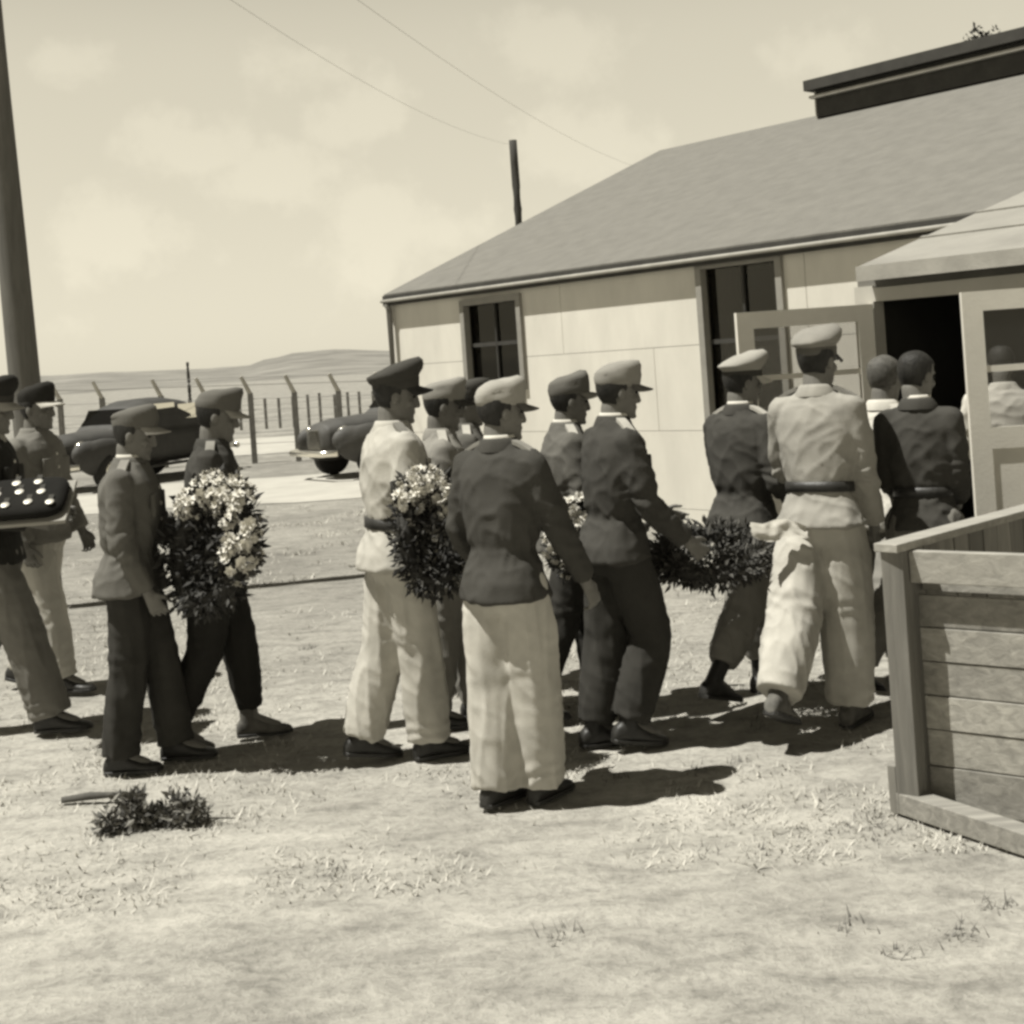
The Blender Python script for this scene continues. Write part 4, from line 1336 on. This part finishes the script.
# tree whose top shows over the ridge ventilator
tb = PX(985, 60, 36); tb.z = 0
tr = empty('tree', tb); tag(tr, 'dark tree top showing above the roof ventilator at upper right', 'tree')
mb = MB()
top = PX(985, 60, 36).z
mb.tube([(0, 0, 0), (.1, 0, top * .4), (-.1, .1, top * .75), (.1, 0, top)], [.28, .22, .14, .04], 10)
for k in range(9):
    a = k * 2.4; z = top * (.5 + .05 * k)
    mb.tube([(0, 0, z), (math.cos(a) * .8, math.sin(a) * .8, z + .5), (math.cos(a) * 1.5, math.sin(a) * 1.5, z + .7)], [.09, .06, .02], 6)
mb.build('trunk', M['bark'], tr, True)
mb = MB()
for k in range(55):
    a = random.uniform(0, 2 * PI); r = 2.3 * math.sqrt(random.random()); z = top * .5 + random.random() * (top * .5 + .55) 
    r *= max(.15, 1 - abs(z - top * .7) / (top * .38))
    c = Vector((math.cos(a) * r, math.sin(a) * r, z))
    for _ in range(60):
        p = c + rv() * .5 * random.random() ** .5
        leaf(mb, p, rv(), rv(), random.uniform(.12, .22), random.uniform(.06, .11))
mb.build('crown', M['leaf'], tr)

# ------------------------------------------------------------------ light
SUN_EL = R(65); sd = Vector((-.98, -.20, 0)).normalized()
tosun = Vector((sd.x * math.cos(SUN_EL), sd.y * math.cos(SUN_EL), math.sin(SUN_EL)))
L = bpy.data.lights.new('sun', 'SUN'); L.energy = 5.0; L.angle = R(.5); L.color = (1, .975, .9)
lo = bpy.data.objects.new('sun', L); COL.objects.link(lo)
lo.rotation_euler = tosun.to_track_quat('Z', 'Y').to_euler()
lo.location = (-20, -5, 40)

w = bpy.data.worlds.new('World'); S.world = w; w.use_nodes = True
t = w.node_tree; t.nodes.clear()
out = t.nodes.new('ShaderNodeOutputWorld'); bg = t.nodes.new('ShaderNodeBackground'); bg.inputs['Strength'].default_value = .12
sky = t.nodes.new('ShaderNodeTexSky'); sky.sky_type = 'NISHITA'; sky.sun_disc = False
sky.sun_elevation = SUN_EL; sky.sun_rotation = math.atan2(sd.x, sd.y); sky.dust_density = .6
bw = t.nodes.new('ShaderNodeRGBToBW'); t.links.new(sky.outputs[0], bw.inputs[0])
tc = t.nodes.new('ShaderNodeTexCoord')
# clouds: soft billows at a few directions, broken up by noise
nz = t.nodes.new('ShaderNodeTexNoise'); nz.inputs['Scale'].default_value = 13; nz.inputs['Detail'].default_value = 9; nz.inputs['Roughness'].default_value = .6
t.links.new(tc.outputs['Generated'], nz.inputs['Vector'])
prev = None
for (cx, cy, rad) in ((300, 60, .055), (370, 110, .05), (540, 40, .055), (200, 150, .05), (260, 190, .06), (855, 55, .05), (590, 150, .05), (120, 230, .06), (400, 230, .07), (60, 60, .03)):
    a, b = ray(cx, cy); dv = Vector((a, 1, b)).normalized()
    ds = t.nodes.new('ShaderNodeVectorMath'); ds.operation = 'SUBTRACT'; ds.inputs[1].default_value = dv
    t.links.new(tc.outputs['Generated'], ds.inputs[0])
    sc_ = t.nodes.new('ShaderNodeVectorMath'); sc_.operation = 'MULTIPLY'; sc_.inputs[1].default_value = (.75, .75, 1.5); t.links.new(ds.outputs[0], sc_.inputs[0])
    ln = t.nodes.new('ShaderNodeVectorMath'); ln.operation = 'LENGTH'; t.links.new(sc_.outputs[0], ln.inputs[0])
    mr = t.nodes.new('ShaderNodeMapRange'); mr.inputs['From Min'].default_value = 0; mr.inputs['From Max'].default_value = rad * 1.3; mr.inputs['To Min'].default_value = 1; mr.inputs['To Max'].default_value = 0
    t.links.new(ln.outputs['Value'], mr.inputs['Value'])
    if prev is None: prev = mr.outputs[0]
    else:
        mx = t.nodes.new('ShaderNodeMath'); mx.operation = 'MAXIMUM'; t.links.new(prev, mx.inputs[0]); t.links.new(mr.outputs[0], mx.inputs[1]); prev = mx.outputs[0]
ad = t.nodes.new('ShaderNodeMath'); ad.operation = 'MULTIPLY_ADD'; t.links.new(nz.outputs['Fac'], ad.inputs[0]); ad.inputs[1].default_value = 2.4; t.links.new(prev, ad.inputs[2])
cr_ = t.nodes.new('ShaderNodeMapRange'); cr_.interpolation_type = 'SMOOTHSTEP'; cr_.inputs['From Min'].default_value = 1.5; cr_.inputs['From Max'].default_value = 2.0; cr_.inputs['To Min'].default_value = 1.0; cr_.inputs['To Max'].default_value = 1.10
t.links.new(ad.outputs[0], cr_.inputs['Value'])
pw_ = t.nodes.new('ShaderNodeMath'); pw_.operation = 'POWER'; pw_.inputs[1].default_value = .3; t.links.new(bw.outputs[0], pw_.inputs[0])
mu = t.nodes.new('ShaderNodeMath'); mu.operation = 'MULTIPLY'; t.links.new(pw_.outputs[0], mu.inputs[0]); t.links.new(cr_.outputs[0], mu.inputs[1])
tint = t.nodes.new('ShaderNodeMixRGB'); tint.blend_type = 'MULTIPLY'; tint.inputs[0].default_value = 1; tint.inputs[2].default_value = (1, .93, .735, 1)
# sky brightened low down, dimmed above the view to cut fill light
sz = t.nodes.new('ShaderNodeSeparateXYZ'); t.links.new(tc.outputs['Generated'], sz.inputs[0])
zr = t.nodes.new('ShaderNodeMapRange'); zr.interpolation_type = 'SMOOTHSTEP'; zr.inputs['From Min'].default_value = .22; zr.inputs['From Max'].default_value = .5; zr.inputs['To Min'].default_value = 2.6; zr.inputs['To Max'].default_value = .5
t.links.new(sz.outputs['Z'], zr.inputs['Value'])
hz_ = t.nodes.new('ShaderNodeMath'); hz_.operation = 'MULTIPLY'; t.links.new(mu.outputs[0], hz_.inputs[0]); t.links.new(zr.outputs[0], hz_.inputs[1])
t.links.new(hz_.outputs[0], tint.inputs[1]); t.links.new(tint.outputs[0], bg.inputs[0]); t.links.new(bg.outputs[0], out.inputs[0])

# ------------------------------------------------------------------ camera
cam = bpy.data.cameras.new('camera'); co = bpy.data.objects.new('camera', cam); COL.objects.link(co); S.camera = co
cam.sensor_fit = 'HORIZONTAL'; cam.sensor_width = 36; cam.lens = 36 * F / 1024
cam.shift_x = 0; cam.shift_y = -(512 - CY) / 1024
co.location = (0, 0, EYE)
# looking along +Y, rolled so that the horizon climbs to the right
xw = Vector((math.cos(ROLL), 0, -math.sin(ROLL))); yw = Vector((math.sin(ROLL), 0, math.cos(ROLL))); zw = Vector((0, -1, 0))
co.matrix_world = Matrix(((xw.x, yw.x, zw.x, 0), (xw.y, yw.y, zw.y, 0), (xw.z, yw.z, zw.z, EYE), (0, 0, 0, 1)))
cam.clip_start = .05; cam.clip_end = 12000

S.view_settings.view_transform = 'Standard'; S.view_settings.look = 'None'; S.view_settings.gamma = 1
S.view_settings.exposure = 0.6
S.render.engine = 'CYCLES'
S.cycles.filter_width = 3.0
S.cycles.max_bounces = 6
